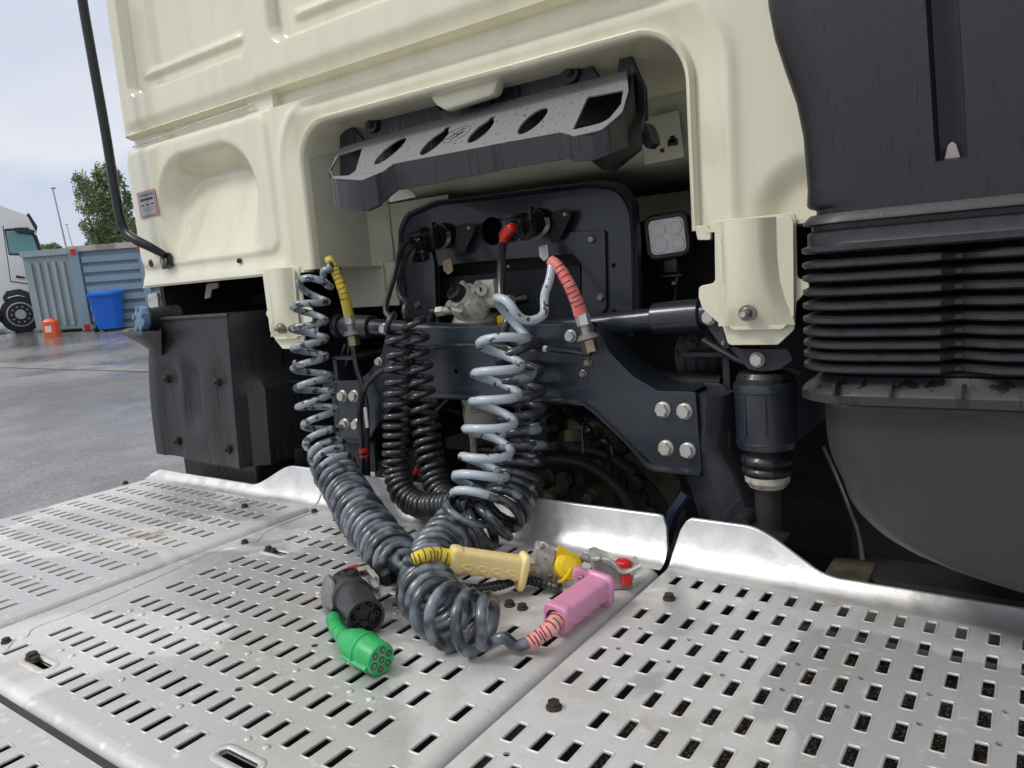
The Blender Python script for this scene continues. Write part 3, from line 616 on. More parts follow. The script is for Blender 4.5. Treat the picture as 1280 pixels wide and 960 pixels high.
# ------------------------------------------------------------------ cable tray in the opening
tray = thing('cable_holder', 'black plastic parking tray for cables with four round holes', 'cable holder', at(610, 200, 1.24))
YT0, YT1 = 1.125, 1.255                                # front and rear edge of the sloping top
fr = [(411, 228), (478, 212), (490, 203), (695, 165), (713, 176), (812, 150)]
# back panel with horns
yprism('back_panel', [(424, 152), (434, 152), (455, 176), (462, 150), (538, 122), (551, 138), (614, 118), (625, 98), (728, 74), (735, 76), (750, 98), (771, 92), (774, 70), (781, 64), (787, 66), (806, 110), (808, 150), (744, 176), (425, 232)], 1.288, .012, M['black'], tray, r=.005, bev=.002)
# sloping top: plane through rear edge (YT1) and front edge (YT0)
a = at(425, 190, YT1); b = at(790, 92, YT1); c = at(600, 184, YT0)
Ut = (b-a).normalized(); Ut = V((Ut.x, 0, Ut.z)).normalized(); nt_ = Ut.cross(c-a).normalized(); 
if nt_.y > 0: nt_ = -nt_
Vt = Ut.cross(nt_); Vt = Vt if Vt.z > 0 else -Vt
def tp(px, py): q = atP(px, py, a, nt_)-a; return (q.dot(Ut), q.dot(Vt))
def tpl(pts, r=.004): return rpoly([tp(p[0], p[1])+tuple(p[2:]) for p in pts], r)
def tell(px, py, rx, ry, notch=False, n=20):
    c_ = V(tp(px, py)); e = V(tp(px+rx, py))-c_; r_ = e.length; out = []
    for k in range(n):
        t = 2*math.pi*k/n+.15; out.append(c_+V((math.cos(t)*.66, math.sin(t)*1.34))*r_)
        if notch and abs(t-math.pi/2) < .17: out += [c_+V((-.28*0+.22, 1.45))*r_, c_+V((-.35, 1.45))*r_] if False else []
    if notch:
        out = [q for q in out if not (abs((q-c_).x) < .25*r_ and (q-c_).y > 0)]
        k = max(range(len(out)), key=lambda i_: (out[i_]-c_).y*1+ (1e-3 if (out[i_]-c_).x > 0 else 0))
        # insert the notch where the ring was opened
        idx = [i_ for i_ in range(len(out)) if (out[i_]-c_).y > 0 and (out[i_]-c_).x > 0]; i0 = max(idx, key=lambda i_: (out[i_]-c_).y)
        out = out[:i0+1]+[c_+V((.22, 1.27))*r_, c_+V((.22, 1.75))*r_, c_+V((-.22, 1.75))*r_, c_+V((-.22, 1.27))*r_]+out[i0+1:]
    return out
top_out = tpl([(427, 184), (600, 134), (783, 88), (786, 112, .02), (778, 140, .03), (752, 162, .01), (716, 170), (712, 168), (700, 165), (493, 204), (478, 214, .01), (452, 225, .02), (416, 223, .01), (412, 214), (421, 190)], .004)
holes = [tpl([(453, 184), (444, 214, .012), (436, 219), (416, 220, .012), (413, 212), (424, 193)]), tpl([(779, 112), (776, 130, .02), (758, 152, .02), (716, 162), (735, 120), (743, 119)])]
holes += [tell(488, 188, 12.5, 10), tell(543, 177.5, 12.5, 10, True), tell(601, 163.5, 12.5, 10, True), tell(666, 150.5, 15.5, 12)]
tt = prism('tray_top', top_out, holes, a, Ut, Vt, -nt_, .004, M['tray'], tray, .001)
# embossed round mark between the two notched holes
mk = V(tp(571, 168)); Rm = (V(tp(582, 168))-mk).length
def t3(q, h=0.0004): return a+Ut*q[0]+Vt*q[1]+nt_*h
bm = BM(); rg = [t3(mk+V((math.cos(k*.2618), math.sin(k*.2618)))*Rm) for k in range(24)]; sweep(bm, rg+[rg[0]], .0005, 5)
for s in (((-.7, -.5), (-.2, .1), (.0, .55), (.45, .6)), ((-.5, .35), (.0, .0), (.35, -.5)), ((.05, .7), (.35, .2), (.1, -.1)), ((-.2, -.7), (.2, -.2), (.6, .2))):
    sweep(bm, [t3(mk+V(p_)*Rm) for p_ in s], .0008, 5)
obj('embossed_mark', bm, M['ink'], tt)
# front skirt and the two end bins
def skirt(pts_top, pts_bot, Yt, Yb2, th, name):
    bm = BM(); tps = [at(p[0], p[1], p[2]) for p in pts_top]; bts = [at(p[0], p[1], p[2]) for p in pts_bot]
    f_ = [tps, bts]; bk = [[p+Y_*th for p in r] for r in f_]
    loft(bm, [f_[0], f_[1], bk[1], bk[0], f_[0]], closed=False)
    n = len(tps)
    for i_ in (0, n-1):
        vs = [bm.verts.new(p) for p in (f_[0][i_], f_[1][i_], bk[1][i_], bk[0][i_])]; bm.faces.new(vs)
    bmesh.ops.remove_doubles(bm, verts=bm.verts, dist=1e-5); return obj(name, bm, M['black'], tray, 30)
def onT(px, py): q = atP(px, py, a, nt_); return (px, py, q.y)
tops = [onT(*q) for q in ((411, 216), (413, 222), (424, 226), (452, 226), (470, 219), (480, 212), (493, 205), (560, 192), (630, 178), (700, 166), (708, 166), (714, 171), (740, 169), (760, 161), (777, 145), (786, 122), (790, 100), (786, 86))]
bots = []
off = (34, 35, 37, 38, 38, 36, 33, 33, 33, 33, 32, 31, 31, 31, 40, 58, 78, 80)
for (x, y, Yq), o_ in zip(tops, off): bots.append((x+o_*.10, y+o_, Yq+.004))
skirt(tops, bots, 0, 0, .004, 'skirt')
# deep bins under both ends
bm = BM()
def binp(pts): return [at(*q) for q in pts]
loft(bm, [binp([(711, 190, 1.15), (770, 180, 1.13), (800, 160, 1.16), (806, 140, 1.25), (716, 160, 1.25)]), binp([(735, 198, 1.17), (765, 208, 1.15), (803, 186, 1.17), (806, 150, 1.26), (725, 180, 1.25)]), binp([(752, 212, 1.18), (770, 214, 1.165), (802, 188, 1.18), (805, 160, 1.26), (740, 195, 1.25)])]); obj('bin_bottom', bm, M['black'], tray, 40); bm = BM()
loft(bm, [binp([(416, 250, 1.15), (470, 240, 1.13), (488, 228, 1.18), (480, 215, 1.25), (430, 225, 1.25)]), binp([(428, 249, 1.16), (470, 247, 1.15), (487, 240, 1.18), (485, 226, 1.25), (440, 235, 1.25)]), binp([(456, 263, 1.19), (462, 264, 1.18), (476, 258, 1.18), (490, 236, 1.24), (455, 250, 1.24)])])
obj('bin_bottom', bm, M['black'], tray, 40)
yprism('hook', [(806, 148), (814, 165), (817, 178), (808, 186), (802, 178)], 1.20, .03, M['black'], tray, r=.003)
for (px, py) in ((467, 156), (715, 91.5)):
    q = at(px, py, 1.288); bm = BM(); lathe(bm, q-Y_*.010, q+Y_*.01, [(0, .016), (.0, .018), (.008, .019), (.02, .019)], 24); s = obj('screw_seat', bm, M['black'], tray); bolt(s, q-Y_*.012, .009, -Y_, BOLT_K)

# ------------------------------------------------------------------ air intake on the right
intake = thing('air_intake', 'tall black plastic air intake with ribbed rubber bellows and rounded bowl', 'air intake', (.03, .95, .3))
IX0, IX1, IY0, IY1 = -.240, .40, .95, 1.55
def outl(off=0., r=.06, notch=0., nx_=-.075, nw=.016, groove=0., gx=-.085, xl=None, yf=None):
    """plan outline of the intake: front side is -Y"""
    x0 = (IX0 if xl is None else xl)-off; x1 = IX1+off; y0 = (IY0 if yf is None else yf)-off; y1 = IY1+off; p = []
    def q(x, y): p.append((x, y))
    for k in range(9): an = math.pi+math.pi/2*k/8; q(x0+r+r*math.cos(an), y0+r+r*math.sin(an))
    xs_ = [x0+r+(gx-.018-x0-r)*k/8 for k in range(1, 8)]
    for x in xs_: q(x, y0)
    for dx, dd in ((-.017, 0), (-.015, .0), (-.0138, .5), (-.0125, .95), (-.006, 1), (-.003, 1), (.003, 1), (.006, 1), (.0125, .95), (.0138, .5), (.015, 0), (.017, 0)): q(gx+dx, y0+groove*dd)
    for k in range(1, 13): q(gx+.018+(x1-r-gx-.018)*k/13, y0)
    for k in range(7): an = -math.pi/2+math.pi/2*k/6; q(x1-r+r*math.cos(an), y0+r+r*math.sin(an))
    q(x1, y1); q((x0+x1)/2, y1); q(x0, y1)
    if notch:
        p[:] = [(x, y+notch*max(0, 1-((x-nx_)/nw)**2) if y < y0+.001 else y) for x, y in p]
    return p
def lvl(z, **k): return [V((x, y, z)) for x, y in outl(**k)]
bm = BM(); R_ = []
zs = [(.535, -.232, 0), (.549, -.232, 0), (.552, -.2405, 0), (.556, -.2430, 0), (.575, -.2420, 0), (.585, -.2425, 0), (.590, -.2428, .6), (.60, -.2435, 1), (.64, -.246, 1), (.68, -.253, 1), (.72, -.2655, 1), (.76, -.277, 1), (.80, -.284, 1), (.84, -.286, 1), (.9, -.286, 1), (1.2, -.286, 1), (1.9, -.286, 1)]
for z, xl, g in zs: R_.append(lvl(z, xl=xl, groove=.030*g, r=.055, gx=-.083-.06*max(0, z-.585)))
loft(bm, R_); dct = obj('duct', bm, M['duct'], intake, 40)
prism('drain_insert', rpoly([(-.091, .586), (-.075, .586), (-.0795, .602), (-.0835, .606), (-.0875, .602)], .002), [], V((0, .962, 0)), X_, Z_, Y_, .018, mat('pinkish_grey', (.36, .31, .30), .5), dct, .0005)
# bellows: ledge, two plain bands, then folds
bm = BM(); R_ = []
def zz(py): return at(1003, py, .95).z
for py, off, no in ((268, .000, 0), (276, .006, 0), (280, .007, 0), (282, -.001, 0), (288, -.002, 0), (290, .001, 0), (292, .0025, 0), (303, .0025, 0)):
    R_.append(lvl(zz(py)-.002, off=off, r=.055))
for i_, py in enumerate((314, 333, 350, 367.5, 385, 402, 417.5, 432.5, 446.5, 461)):
    z = zz(py); n_c = .0 if i_ == 0 else .022; nv = .010
    if i_: R_.append(lvl(z+.0105, off=-.024, r=.040, notch=.030, nw=.030)); R_.append(lvl(z+.0086, off=-.022, r=.042, notch=.030, nw=.030))
    R_ += [lvl(z+.0052, off=.004, r=.062, notch=n_c, nw=.018), lvl(z+.0026, off=.0105, r=.068, notch=n_c, nw=.016), lvl(z-.0022, off=.0105, r=.068, notch=n_c, nw=.016), lvl(z-.0042, off=.0075, r=.065, notch=n_c, nw=.018)]
R_.append(lvl(zz(468), off=-.024, r=.04)); R_.append(lvl(zz(480), off=-.020, r=.04))
loft(bm, R_); obj('bellows', bm, M['rubber'], intake, 28)
bm = BM(); R_ = []
for z, off in ((.348, -.006), (.340, .000), (.332, .010), (.328, .013), (.318, .014), (.316, .008), (.312, -.004), (.308, -.006)): R_.append(lvl(z, off=off, r=.07))
loft(bm, R_); rm = obj('rim', bm, M['black'], intake, 28)
for px in (1045, 1115, 1205): 
    q = at(px, 480, .945); bm = BM(); box(bm, (q.x, .943, .336), (.003, .022, .014), rot=None); obj('rib', bm, M['black'], rm)
bm = BM(); R_ = []
bp = smoothpath([[.314, -.230], [.27, -.229], [.235, -.224], [.205, -.213], [.18, -.206], [.155, -.192], [.132, -.170], [.113, -.140], [.097, -.098], [.086, -.045], [.078, .03], [.073, .14]], 3)
for k, (z, xl) in enumerate(bp): R_.append(lvl(z, xl=xl, yf=.958+.12*(xl+.230), r=min(.17, .07+.5*(xl+.230)), gx=.22))
loft(bm, R_); obj('filter_bowl', bm, M['bowl'], intake, 60)

# ================================================================== CHASSIS PARTS BEHIND THE WALKWAY
# crossmember: a shaped plate, mirrored about the centre line, with a folded lower flange
cm = thing('crossmember', 'dark blue-black steel crossmember spanning the chassis behind the hoses', 'crossmember', (MX, 1.22, .33))
half = [(-.864, .399, .03), (-.70, .401, .02), (-.672, .392, .006), (-.651, .346, .02), (-.603, .300, .03), (-.556, .275, .01), (-.487, .276, .006), (-.482, .132, .004), (-.568, .132, .03), (-.620, .179, .03), (-.677, .228, .02), (-.715, .250, .01)]
full = half + [(2*MX-p[0], p[1], p[2]) for p in half[::-1]]
full = [(x, z, r) for x, z, r in full]
yprism('beam_plate', None, 1.22, .008, M['navy'], cm, r=.01, bev=.0012, xz=full, holes=[circ(-1.02, .305, .006, 12), circ(-.865, .34, .005, 10)])
bm = BM(); lo_ = [(-.482, .134), (-.560, .134), (-.585, .142), (-.620, .179), (-.677, .228), (-.700, .244), (-.730, .251), (-.94, .251), (2*MX+.730, .251), (2*MX+.700, .244), (2*MX+.677, .228), (2*MX+.620, .179), (2*MX+.585, .142), (2*MX+.560, .134), (2*MX+.482, .134)]
lo_ = [q_ for q_ in smoothpath([list(p) for p in lo_], 3)]
loft(bm, [[V((x, y, z+dz)) for x, z in lo_] for y, dz in ((1.2195, .003), (1.216, .001), (1.212, -.0015), (1.212, -.005), (1.218, -.008), (1.25, -.010), (1.30, -.010))], closed=False)
obj('lower_flange', bm, M['navy'], cm, 50)
bm = BM(); up = [p for p in half[:6]]; up = [(x, z) for x, z, _ in up] + [(-.49, .277)]; up = [(-1.02, .399)]+up; up = smoothpath([list(p) for p in up], 3)
loft(bm, [[V((x, y, z)) for x, z in up] for y, in ((1.224,), (1.32,))], closed=False); obj('upper_flange', bm, M['navy'], cm, 50)
for px, py in ((829, 512), (856, 514), (833, 560), (860, 563)):
    bolt(cm, at(px, py, 1.219), .0148, -Y_, BOLT, .4+random.random()); q = mir(at(px, py, 1.219)); bolt(cm, q, .0148, -Y_, BOLT, random.random())
for px, py, r in ((735, 453, .0085), (729, 467, .0080), (481, 411, .013), (474, 452, .0105)): pbolt(cm, px, py, 1.219, r, BOLT_D if r < .009 else BOLT)
pbolt(cm, 714, 420, 1.212, .0125, BOLT)
yprism('raised_plate', [(700, 402), (744, 405, .006), (742, 418), (735, 440), (712, 440), (706, 425)], 1.214, .004, M['navy'], cm, r=.006, bev=.001)
# side plates beside the crossmember
sp = thing('side_plate', 'narrow dark steel plate with holes right of the crossmember bolts', 'steel plate', at(903, 520, 1.30))
yprism('plate', [(880, 478), (902, 480, .01), (912, 492, .01), (913, 570, .01), (898, 574, .01), (884, 560)], 1.28, .006, M['navy_dull'], sp, holes=[circ(*(lambda q: (q.x, q.z))(at(904, 506, 1.28)), .004, 10), circ(*(lambda q: (q.x, q.z))(at(906, 546, 1.28)), .004, 10)])
# cast legs below the beam
def cast_leg(sgn, lab):
    t = thing('cast_bracket', lab, 'cast bracket', (MX+sgn*.45, 1.26, .13)); mx_ = (lambda p: p) if sgn > 0 else mir
    bm = BM(); pr = [((866, 492), (905, 495), 1.232, 1.30), ((868, 530), (903, 535), 1.232, 1.30), ((852, 585), (898, 560), 1.236, 1.30), ((862, 615), (915, 590), 1.24, 1.31), ((874, 650), (928, 620), 1.24, 1.32), ((880, 700), (940, 650), 1.24, 1.33), ((884, 790), (945, 760), 1.24, 1.33)]
    rg = []
    for (l_, r_, ya, yb) in pr:
        A_ = at(*l_, ya); B_ = at(*r_, ya+.004); m_ = A_.lerp(B_, .5)
        rg.append([mx_(p) for p in (A_+Y_*.05, A_+Y_*.006, A_+X_*.006, m_-Y_*.012, B_-X_*.006, B_+Y_*.008, B_+Y_*.06)])
    loft(bm, rg); o = obj('casting', bm, M['navy_dull'], t, 50)
    if sgn > 0:
        O = at(916, 624, 1.214); U = (at(926, 617, 1.236)-at(907, 634, 1.226)).normalized(); text('cast_letters', 'DAF', O, U, V((-.35, -.1, 1)).normalized(), .020, .004, M['navy_dull'], t)
        bm = BM(); sweep(bm, [O-U*.019-Z_*.012-Y_*.001, O+U*.020-Z_*.009-Y_*.001], .0012, 6); obj('cast_underline', bm, M['navy_dull'], t)
    return t
cast_leg(1, 'dark cast steel bracket with raised letters under the right beam end'); cast_leg(-1, 'dark cast bracket under the left beam end behind the grey hose')
# tubes of the cab tilt mount
def tilt_tube(sgn, lab):
    t = thing('torsion_tube', lab, 'tube', (MX+sgn*.34, 1.27, .40)); mx_ = (lambda p: p) if sgn > 0 else mir
    Pa = at(735, 409, 1.27); Pb = at(822, 398, 1.27); Pc = at(878, 393, 1.27); D = (Pc-Pb).normalized()
    bm = BM(); cyl(bm, mx_(Pa-D*.2), mx_(Pb), .0205, n=28); obj('tube', bm, M['navy'], t)
    bm = BM(); d_ = mx_(Pc)-mx_(Pb); cyl(bm, mx_(Pb-D*.006), mx_(Pc), .0285, n=32, bev=.002); cyl(bm, mx_(Pc), mx_(Pc+D*.012), .022, n=24); cyl(bm, mx_(Pc+D*.012), mx_(Pc+D*.03), .030, n=32, bev=.003); obj('sleeve', bm, M['navy'], t)
    pl = px2([(880, 378, .01), (893, 380, .01), (905, 400), (905, 418), (913, 434, .006), (905, 437, .004), (886, 412, .01)], 1.205)
    if sgn < 0: pl = [(2*MX-p[0],)+tuple(p[1:]) for p in pl]
    lk = prism('link_plate', rpoly(pl, .006), [], V((0, 1.205, 0)), X_, Z_, Y_, .008, M['navy_dull'], t, .001)
    bolt(lk, mx_(at(886.5, 397, 1.203)), .0125, -Y_, BOLT, .3); bolt(lk, mx_(at(904, 429, 1.203)), .004, -Y_, BOLT_D)
    return t
tilt_tube(1, 'thick dark tube running to the right mount leg'); tilt_tube(-1, 'thick dark tube running to the left mount leg behind the hose')
# cab shock absorber
sh = thing('shock_absorber', 'black cab shock absorber with ribbed dust boot below the right mount leg', 'shock absorber', at(958, 655, 1.25))
AX = at(957, 515, 1.25).x
def shz(py): return at(957, py, 1.25).z
def shl(name, prof, m, n=36, ang=30): 
    bm = BM(); pts = [ringpts(V((AX, 1.25, z)), X_, Y_, r, r, n) for z, r in prof]; loft(bm, pts); return obj(name, bm, m, sh, ang)
shl('can', [(shz(474), .040), (shz(477), .0495), (shz(481), .0515), (shz(487), .0515), (shz(488), .0500), (shz(548), .0485), (shz(549), .0500), (shz(557), .0480), (shz(558), .040)], M['navy'])
shl('top_cap', [(shz(462), .026), (shz(464), .041), (shz(470), .046), (shz(476), .046)], M['black'])
for dx in (-.020, .014):
    y = 1.25-math.sqrt(.0495**2-dx**2)-.0005; bm = BM(); z1 = shz(490); z0 = shz(537); sweep(bm, [V((AX+dx, y, z1)), V((AX+dx, y, z0))], .0022, 8); obj('pressed_seam', bm, M['navy'], sh)
shl('dust_boot', [(shz(558), .030), (shz(566), .034), (shz(570), .041), (shz(574), .043), (shz(578), .041), (shz(581), .036), (shz(584), .041), (shz(588), .042), (shz(592), .038), (shz(594), .032)], M['black'], ang=60)
shl('collar', [(shz(589), .030), (shz(590), .0375), (shz(600), .0365), (shz(603), .033), (shz(607), .030)], M['cast'])
shl('tube', [(shz(600), .0215), (shz(660), .0215), (shz(662), .018), (shz(700), .018)], M['dark'])
yprism('top_bracket', [(905, 430), (925, 436), (985, 436), (992, 450), (975, 462), (952, 465, .008), (935, 462, .01), (922, 446)], 1.215, .008, M['navy_dull'], sh, r=.006); bolt(sh, at(947, 449.5, 1.213), .0128, -Y_, BOLT, .2)
bm = BM(); q = at(925, 655, 1.20); lathe(bm, q-Y_*.0, q+Y_*.05, [(0, .008), (0, .014), (.05, .014)], 18); box(bm, at(950, 662, 1.21)+V((0, .02, -.012)), (.075, .05, .02), .004, Matrix.Rotation(.35, 3, 'Y')); obj('lower_clevis', bm, M['navy_dull'], sh)
# arched socket panel
YP = 1.42
pn = thing('socket_panel', 'black arched steel panel carrying two trailer sockets', 'panel', at(650, 330, YP))
def pz(*l): return px2(l, YP)
outer = px2([(512, 420), (503, 330), (504, 290, .04), (512, 272, .05), (548, 257, .02), (740, 234, .03), (772, 238, .05), (786, 262, .05), (789, 300), (791, 420)], YP)
hl = [rpoly(px2([(548, 420), (546, 332, .01), (600, 326), (690, 319), (718, 315, .02), (728, 330, .01), (732, 420)], YP), .008), circ(*(lambda q: (q.x, q.z))(at(615, 289, YP)), .032, 28)]
for p_ in ((601, 290), (767, 332), (768, 389), (704, 296)):
    q = at(*p_, YP); hl.append(circ(q.x, q.z, .0045 if p_[0] > 760 else .003, 10))
yprism('panel', None, YP, .006, M['navy'], pn, r=.01, bev=.001, xz=outer, holes=hl)
bm = BM(); ol = rpoly(outer, .01); loft(bm, [[V((x*1.0+dx*(1 if x > -.98 else -1), y, z+(dx if z > .6 else 0))) for x, z in ol] for y, dx in ((YP+.004, .0), (YP-.004, .003), (YP-.008, .008), (YP-.002, .012), (YP+.02, .013))], closed=False); obj('panel_rim', bm, M['navy'], pn, 60)
for nm, pts in (('side_strip', [(513, 400), (506, 320), (512, 310, .006), (538, 308, .008), (543, 330), (545, 385), (535, 420), (513, 420)]), ('side_strip', [(690, 290, .01), (756, 288, .006), (758, 385, .01), (744, 403), (727, 403), (727, 330, .02), (716, 318, .012), (695, 316, .01), (688, 306, .01)])):
    s_ = yprism(nm, pts, YP-.008, .004, M['navy'], pn, r=.004, bev=.001)
    for p_ in (((519, 322), (522.5, 381)) if pts[0][0] < 600 else ((740, 299), (751.5, 371.5))): bolt(s_, at(p_[0], p_[1], YP-.009), .0088, -Y_, BOLT_D, random.random())
pbolt(pn, 524, 401, YP-.02, .009, BOLT_D); pbolt(pn, 636, 333, YP+.03, .005, BOLT_D)
yprism('shade_backing', [(508, 275), (560, 262), (740, 242), (782, 250), (787, 425), (508, 425)], YP+.09, .01, M['dark'], pn, r=.01)  # added dark sheet standing in for the shade behind the panel's openings
yprism('back_box', [(549, 347), (725, 331), (727, 430), (549, 430)], YP+.05, .05, M['navy_dull'], pn, r=.006)
# two wall sockets
def socket(px, py, lab, open_lid, sc):
    O = at(px, py, YP-.03); t = thing('trailer_socket', lab, 'socket', O); ax = V((-.28, -.9, -.30)).normalized()
    bm = BM(); lathe(bm, O+Y_*.028, O+ax*.05, [(-.0, .030), (.012, .030), (.014, .026), (.05, .0255), (.052, .0285), (.062, .0285), (.064, .024)], 28); obj('socket_body', bm, M['black'], t)
    a_, b_, _ = frame(ax); F = O+ax*.038
    bm = BM(); cyl(bm, F-Z_*0+b_*.026+ax*.016, F+b_*.0285+ax*.016+V((-.0005, 0, .004)), .0285, .029, 24, .001); obj('hinged_lid', bm, M['black'], t)
    bm = BM(); box(bm, F+b_*.026+V((.030, .004, .0)), (.012, .016, .030), .003); cyl(bm, F+b_*.03+V((.020, .008, 0)), F+b_*.03+V((.042, .008, 0)), .0055, n=12); obj('hinge', bm, M['black'], t)
    # flange plate turned to the right, with a bolt
    vprism('flange', [(px+22, py-12, .003), (px+44, py-16, .006), (px+46, py-8, .006), (px+32, py+22, .006), (px+20, py+26)], O+Y_*.006, .003, M['dark'], t, n=Y_); bolt(t, at(px+39, py-9, YP-.026), .0055, -Y_, BOLT_D)
    bm = BM()
    for k in range(3): sweep(bm, [V(q_) for q_ in smoothpath([list(O+V((.030+k*.004, -.004, .004))), list(O+V((.036+k*.004, -.010, -.010))), list(O+V((.028+k*.004, -.014, -.026))), list(O+V((.010+k*.002, -.016, -.036)))], 6)], .0018, 6)
    obj('bail_spring', bm, M['silver'] if open_lid else M['brass'], t)
    vprism('latch', [(px+5, py+31, .003), (px+16, py+28, .003), (px+18, py+45, .006), (px+12, py+50, .005), (px+6, py+44, .004)], O-Y_*.02, .005, M['silver'] if open_lid else M['brass'], t, n=Y_, r=.003)
    for k in range(4): q_ = F+a_*.021*math.cos(k*1.57+.6)+b_*.021*math.sin(k*1.57+.6)+ax*.026; bolt(t, q_, .003, ax, BOLT)
    return t, F, ax
s1, F1, ax1 = socket(668, 277, 'right black trailer socket holding the red-sleeved plug', True, 1)
s2, F2, ax2 = socket(548, 294, 'left black trailer socket with two plain black cables', False, 1)
bm = BM(); lathe(bm, F1+ax1*.018, F1+ax1*.06, [(0, .022), (.012, .022), (.014, .0195), (.026, .0195), (.026, .0165), (.010, .015)], 26); obj('plug_collar', bm, M['hose_dark'], s1)
# air valve
av = thing('air_valve', 'beige cast metal air valve with black screw cap', 'valve', at(590, 380, 1.36))
q = at(592, 400, 1.36)
bm = BM(); lathe(bm, V((q.x, 1.37, q.z-.025)), V((q.x, 1.37, q.z+.05)), [(0, .054), (.010, .056), (.014, .053), (.018, .056), (.024, .0565), (.028, .053), (.050, .046), (.064, .032), (.07, .0)], 30); obj('valve_body', bm, M['cast'], av, 40)
q2 = at(577, 371, 1.320); ax = V((-.15, -.75, .55)).normalized()
bm = BM(); lathe(bm, q2-ax*.02, q2+ax*.03, [(-.03, .050), (.008, .044), (.012, .040), (.018, .037), (.020, .030), (.026, .028), (.028, .020)], 28); a_, b_, _ = frame(ax)
for k in range(4): c_ = q2+a_*.038*math.cos(k*1.57+.5)+b_*.038*math.sin(k*1.57+.5); lathe(bm, c_-ax*.02, c_+ax*.01, [(0, .010), (.022, .010), (.024, .008)], 14)
obj('valve_head', bm, M['cast'], av, 40)
for k in range(4): c_ = q2+a_*.038*math.cos(k*1.57+.5)+b_*.038*math.sin(k*1.57+.5)-ax*.006; bolt(av, c_, .0045, ax, BOLT_D)
bm = BM(); lathe(bm, q2, q2+ax*.05, [(0, .020), (.012, .0215), (.026, .021), (.028, .018), (.028, .012), (.025, .011)], 20); obj('screw_cap', bm, M['black'], av)
bm = BM(); box(bm, at(612, 363, 1.36), (.055, .04, .050), .006); cyl(bm, at(612, 378, 1.34), at(640, 376, 1.34), .013, n=20); cyl(bm, at(602, 363, 1.34)+Y_*0, at(602, 363, 1.32), .012, n=16); obj('side_block', bm, M['cast'], av, 40); bolt(av, at(601, 361.5, 1.325), .009, -Y_, BOLT_R)
for pa, pb, r in (((570, 387), (552, 389), .010), ((556, 388.5), (547, 389.5), .0125)):
    bm = BM(); cyl(bm, at(*pa, 1.335), at(*pb, 1.335), r, n=6 if r > .011 else 16); obj('hose_connector', bm, M['cast'], av, 30)
bm = BM(); cyl(bm, at(543, 388, 1.335), at(538, 402, 1.335), .008, n=14); cyl(bm, at(549, 389, 1.335), at(540, 390, 1.335), .009, n=14); obj('elbow', bm, M['black'], av)
yprism('yellow_tag', [(621, 395), (630, 393), (630, 412), (621, 412)], 1.33, .004, M['yellow_c'], av, r=.002)
bm = BM(); tube(bm, [at(660, 372, 1.40), at(632, 380, 1.38), at(610, 388, 1.37)], .011, 12); obj('feed_pipe', bm, M['cable'], av)
# work light
wl = thing('work_light', 'square LED work light with black housing under the cab', 'work light', at(834, 320, 1.5))
O = at(834, 295, 1.47); nrm = V((-.25, .96, -.05)); nrm = V((nrm.x, nrm.y, 0)).normalized(); Uw = V((nrm.y, -nrm.x, 0)); roll = -.07; U2 = Uw*math.cos(roll)+Z_*math.sin(roll)*-1; V2 = Z_*math.cos(roll)+Uw*math.sin(roll)
prism('housing', rrect(0, 0, .097, .094, .022, 6), [], O, U2, V2, nrm, .040, M['black'], wl, .006)
prism('front_frame', rrect(0, 0, .090, .088, .020, 6), [rrect(0, 0, .072, .070, .011, 5)], O-nrm*.004, U2, V2, nrm, .008, M['black'], wl, .002)
prism('lens', rrect(0, 0, .073, .071, .011, 5), [], O-nrm*.0015, U2, V2, nrm, .004, M['lens'], wl, .0005)
for i_, j_ in ((-1, -1), (1, -1), (-1, 1), (1, 1)):
    c_ = O-nrm*.002+U2*i_*.0175+V2*j_*.017; bm = BM(); loft(bm, [ringpts(c_-nrm*h, U2, V2, r, r, 20) for r, h in ((.0165, 0), (.0155, .0014), (.009, .0018), (.0085, .0008), (.002, .0005))]); obj('reflector', bm, M['lens'], wl, 25)
for k in range(5):
    bm = BM(); box(bm, O+nrm*.05+U2*(-.034+k*.017), (.003, .03, .08), 0, Matrix.Rotation(math.atan2(-nrm.x, nrm.y), 3, 'Z')); obj('cooling_fin', bm, M['black'], wl)
bm = BM(); box(bm, O+nrm*.03-V2*.060, (.030, .03, .03), .003); box(bm, O+nrm*.03-V2*.082, (.045, .03, .005), .001); obj('foot', bm, M['black'], wl); bolt(wl, O+nrm*.02-V2*.095, .007, -Z_, BOLT_D)
bm = BM(); tube(bm, [O+nrm*.04-V2*.03, at(848, 335, 1.5), at(846, 355, 1.5), at(842, 395, 1.46)], .005, 8); obj('lamp_cable', bm, M['cable'], wl)
# canister under the beam
cn = thing('filter_canister', 'cream plastic canister with printed symbols hanging under the crossmember', 'canister', at(600, 545, 1.33))
cq = at(598, 520, 1.33)
def cnz(py): return at(600, py, 1.33).z
bm = BM(); loft(bm, [ringpts(V((cq.x, 1.34, z)), X_, Y_, r, r, 32) for z, r in ((cnz(480), .043), (cnz(523), .041), (cnz(528), .0405), (cnz(531), .037), (cnz(541), .035), (cnz(545), .031), (cnz(546), .02))]); obj('canister_body', bm, M['cream_p'], cn, 35)
bm = BM(); cyl(bm, V((cq.x-.022, 1.33, cnz(545))), V((cq.x-.022, 1.33, cnz(572))), .008, n=14); obj('drain_tube', bm, M['cast_g'], cn)
def onc(u, z): an = u/.042; return V((cq.x+.0425*math.sin(an), 1.34-.0425*math.cos(an), z))
bm = BM(); zc = cnz(508); u0 = -.024; sweep(bm, [onc(u0+.0085*math.cos(k*.2618), zc+.0105*math.sin(k*.2618)) for k in range(25)], .0007, 5, False); sweep(bm, [onc(u0-.004, zc-.006), onc(u0+.004, zc+.006)], .0014, 5)
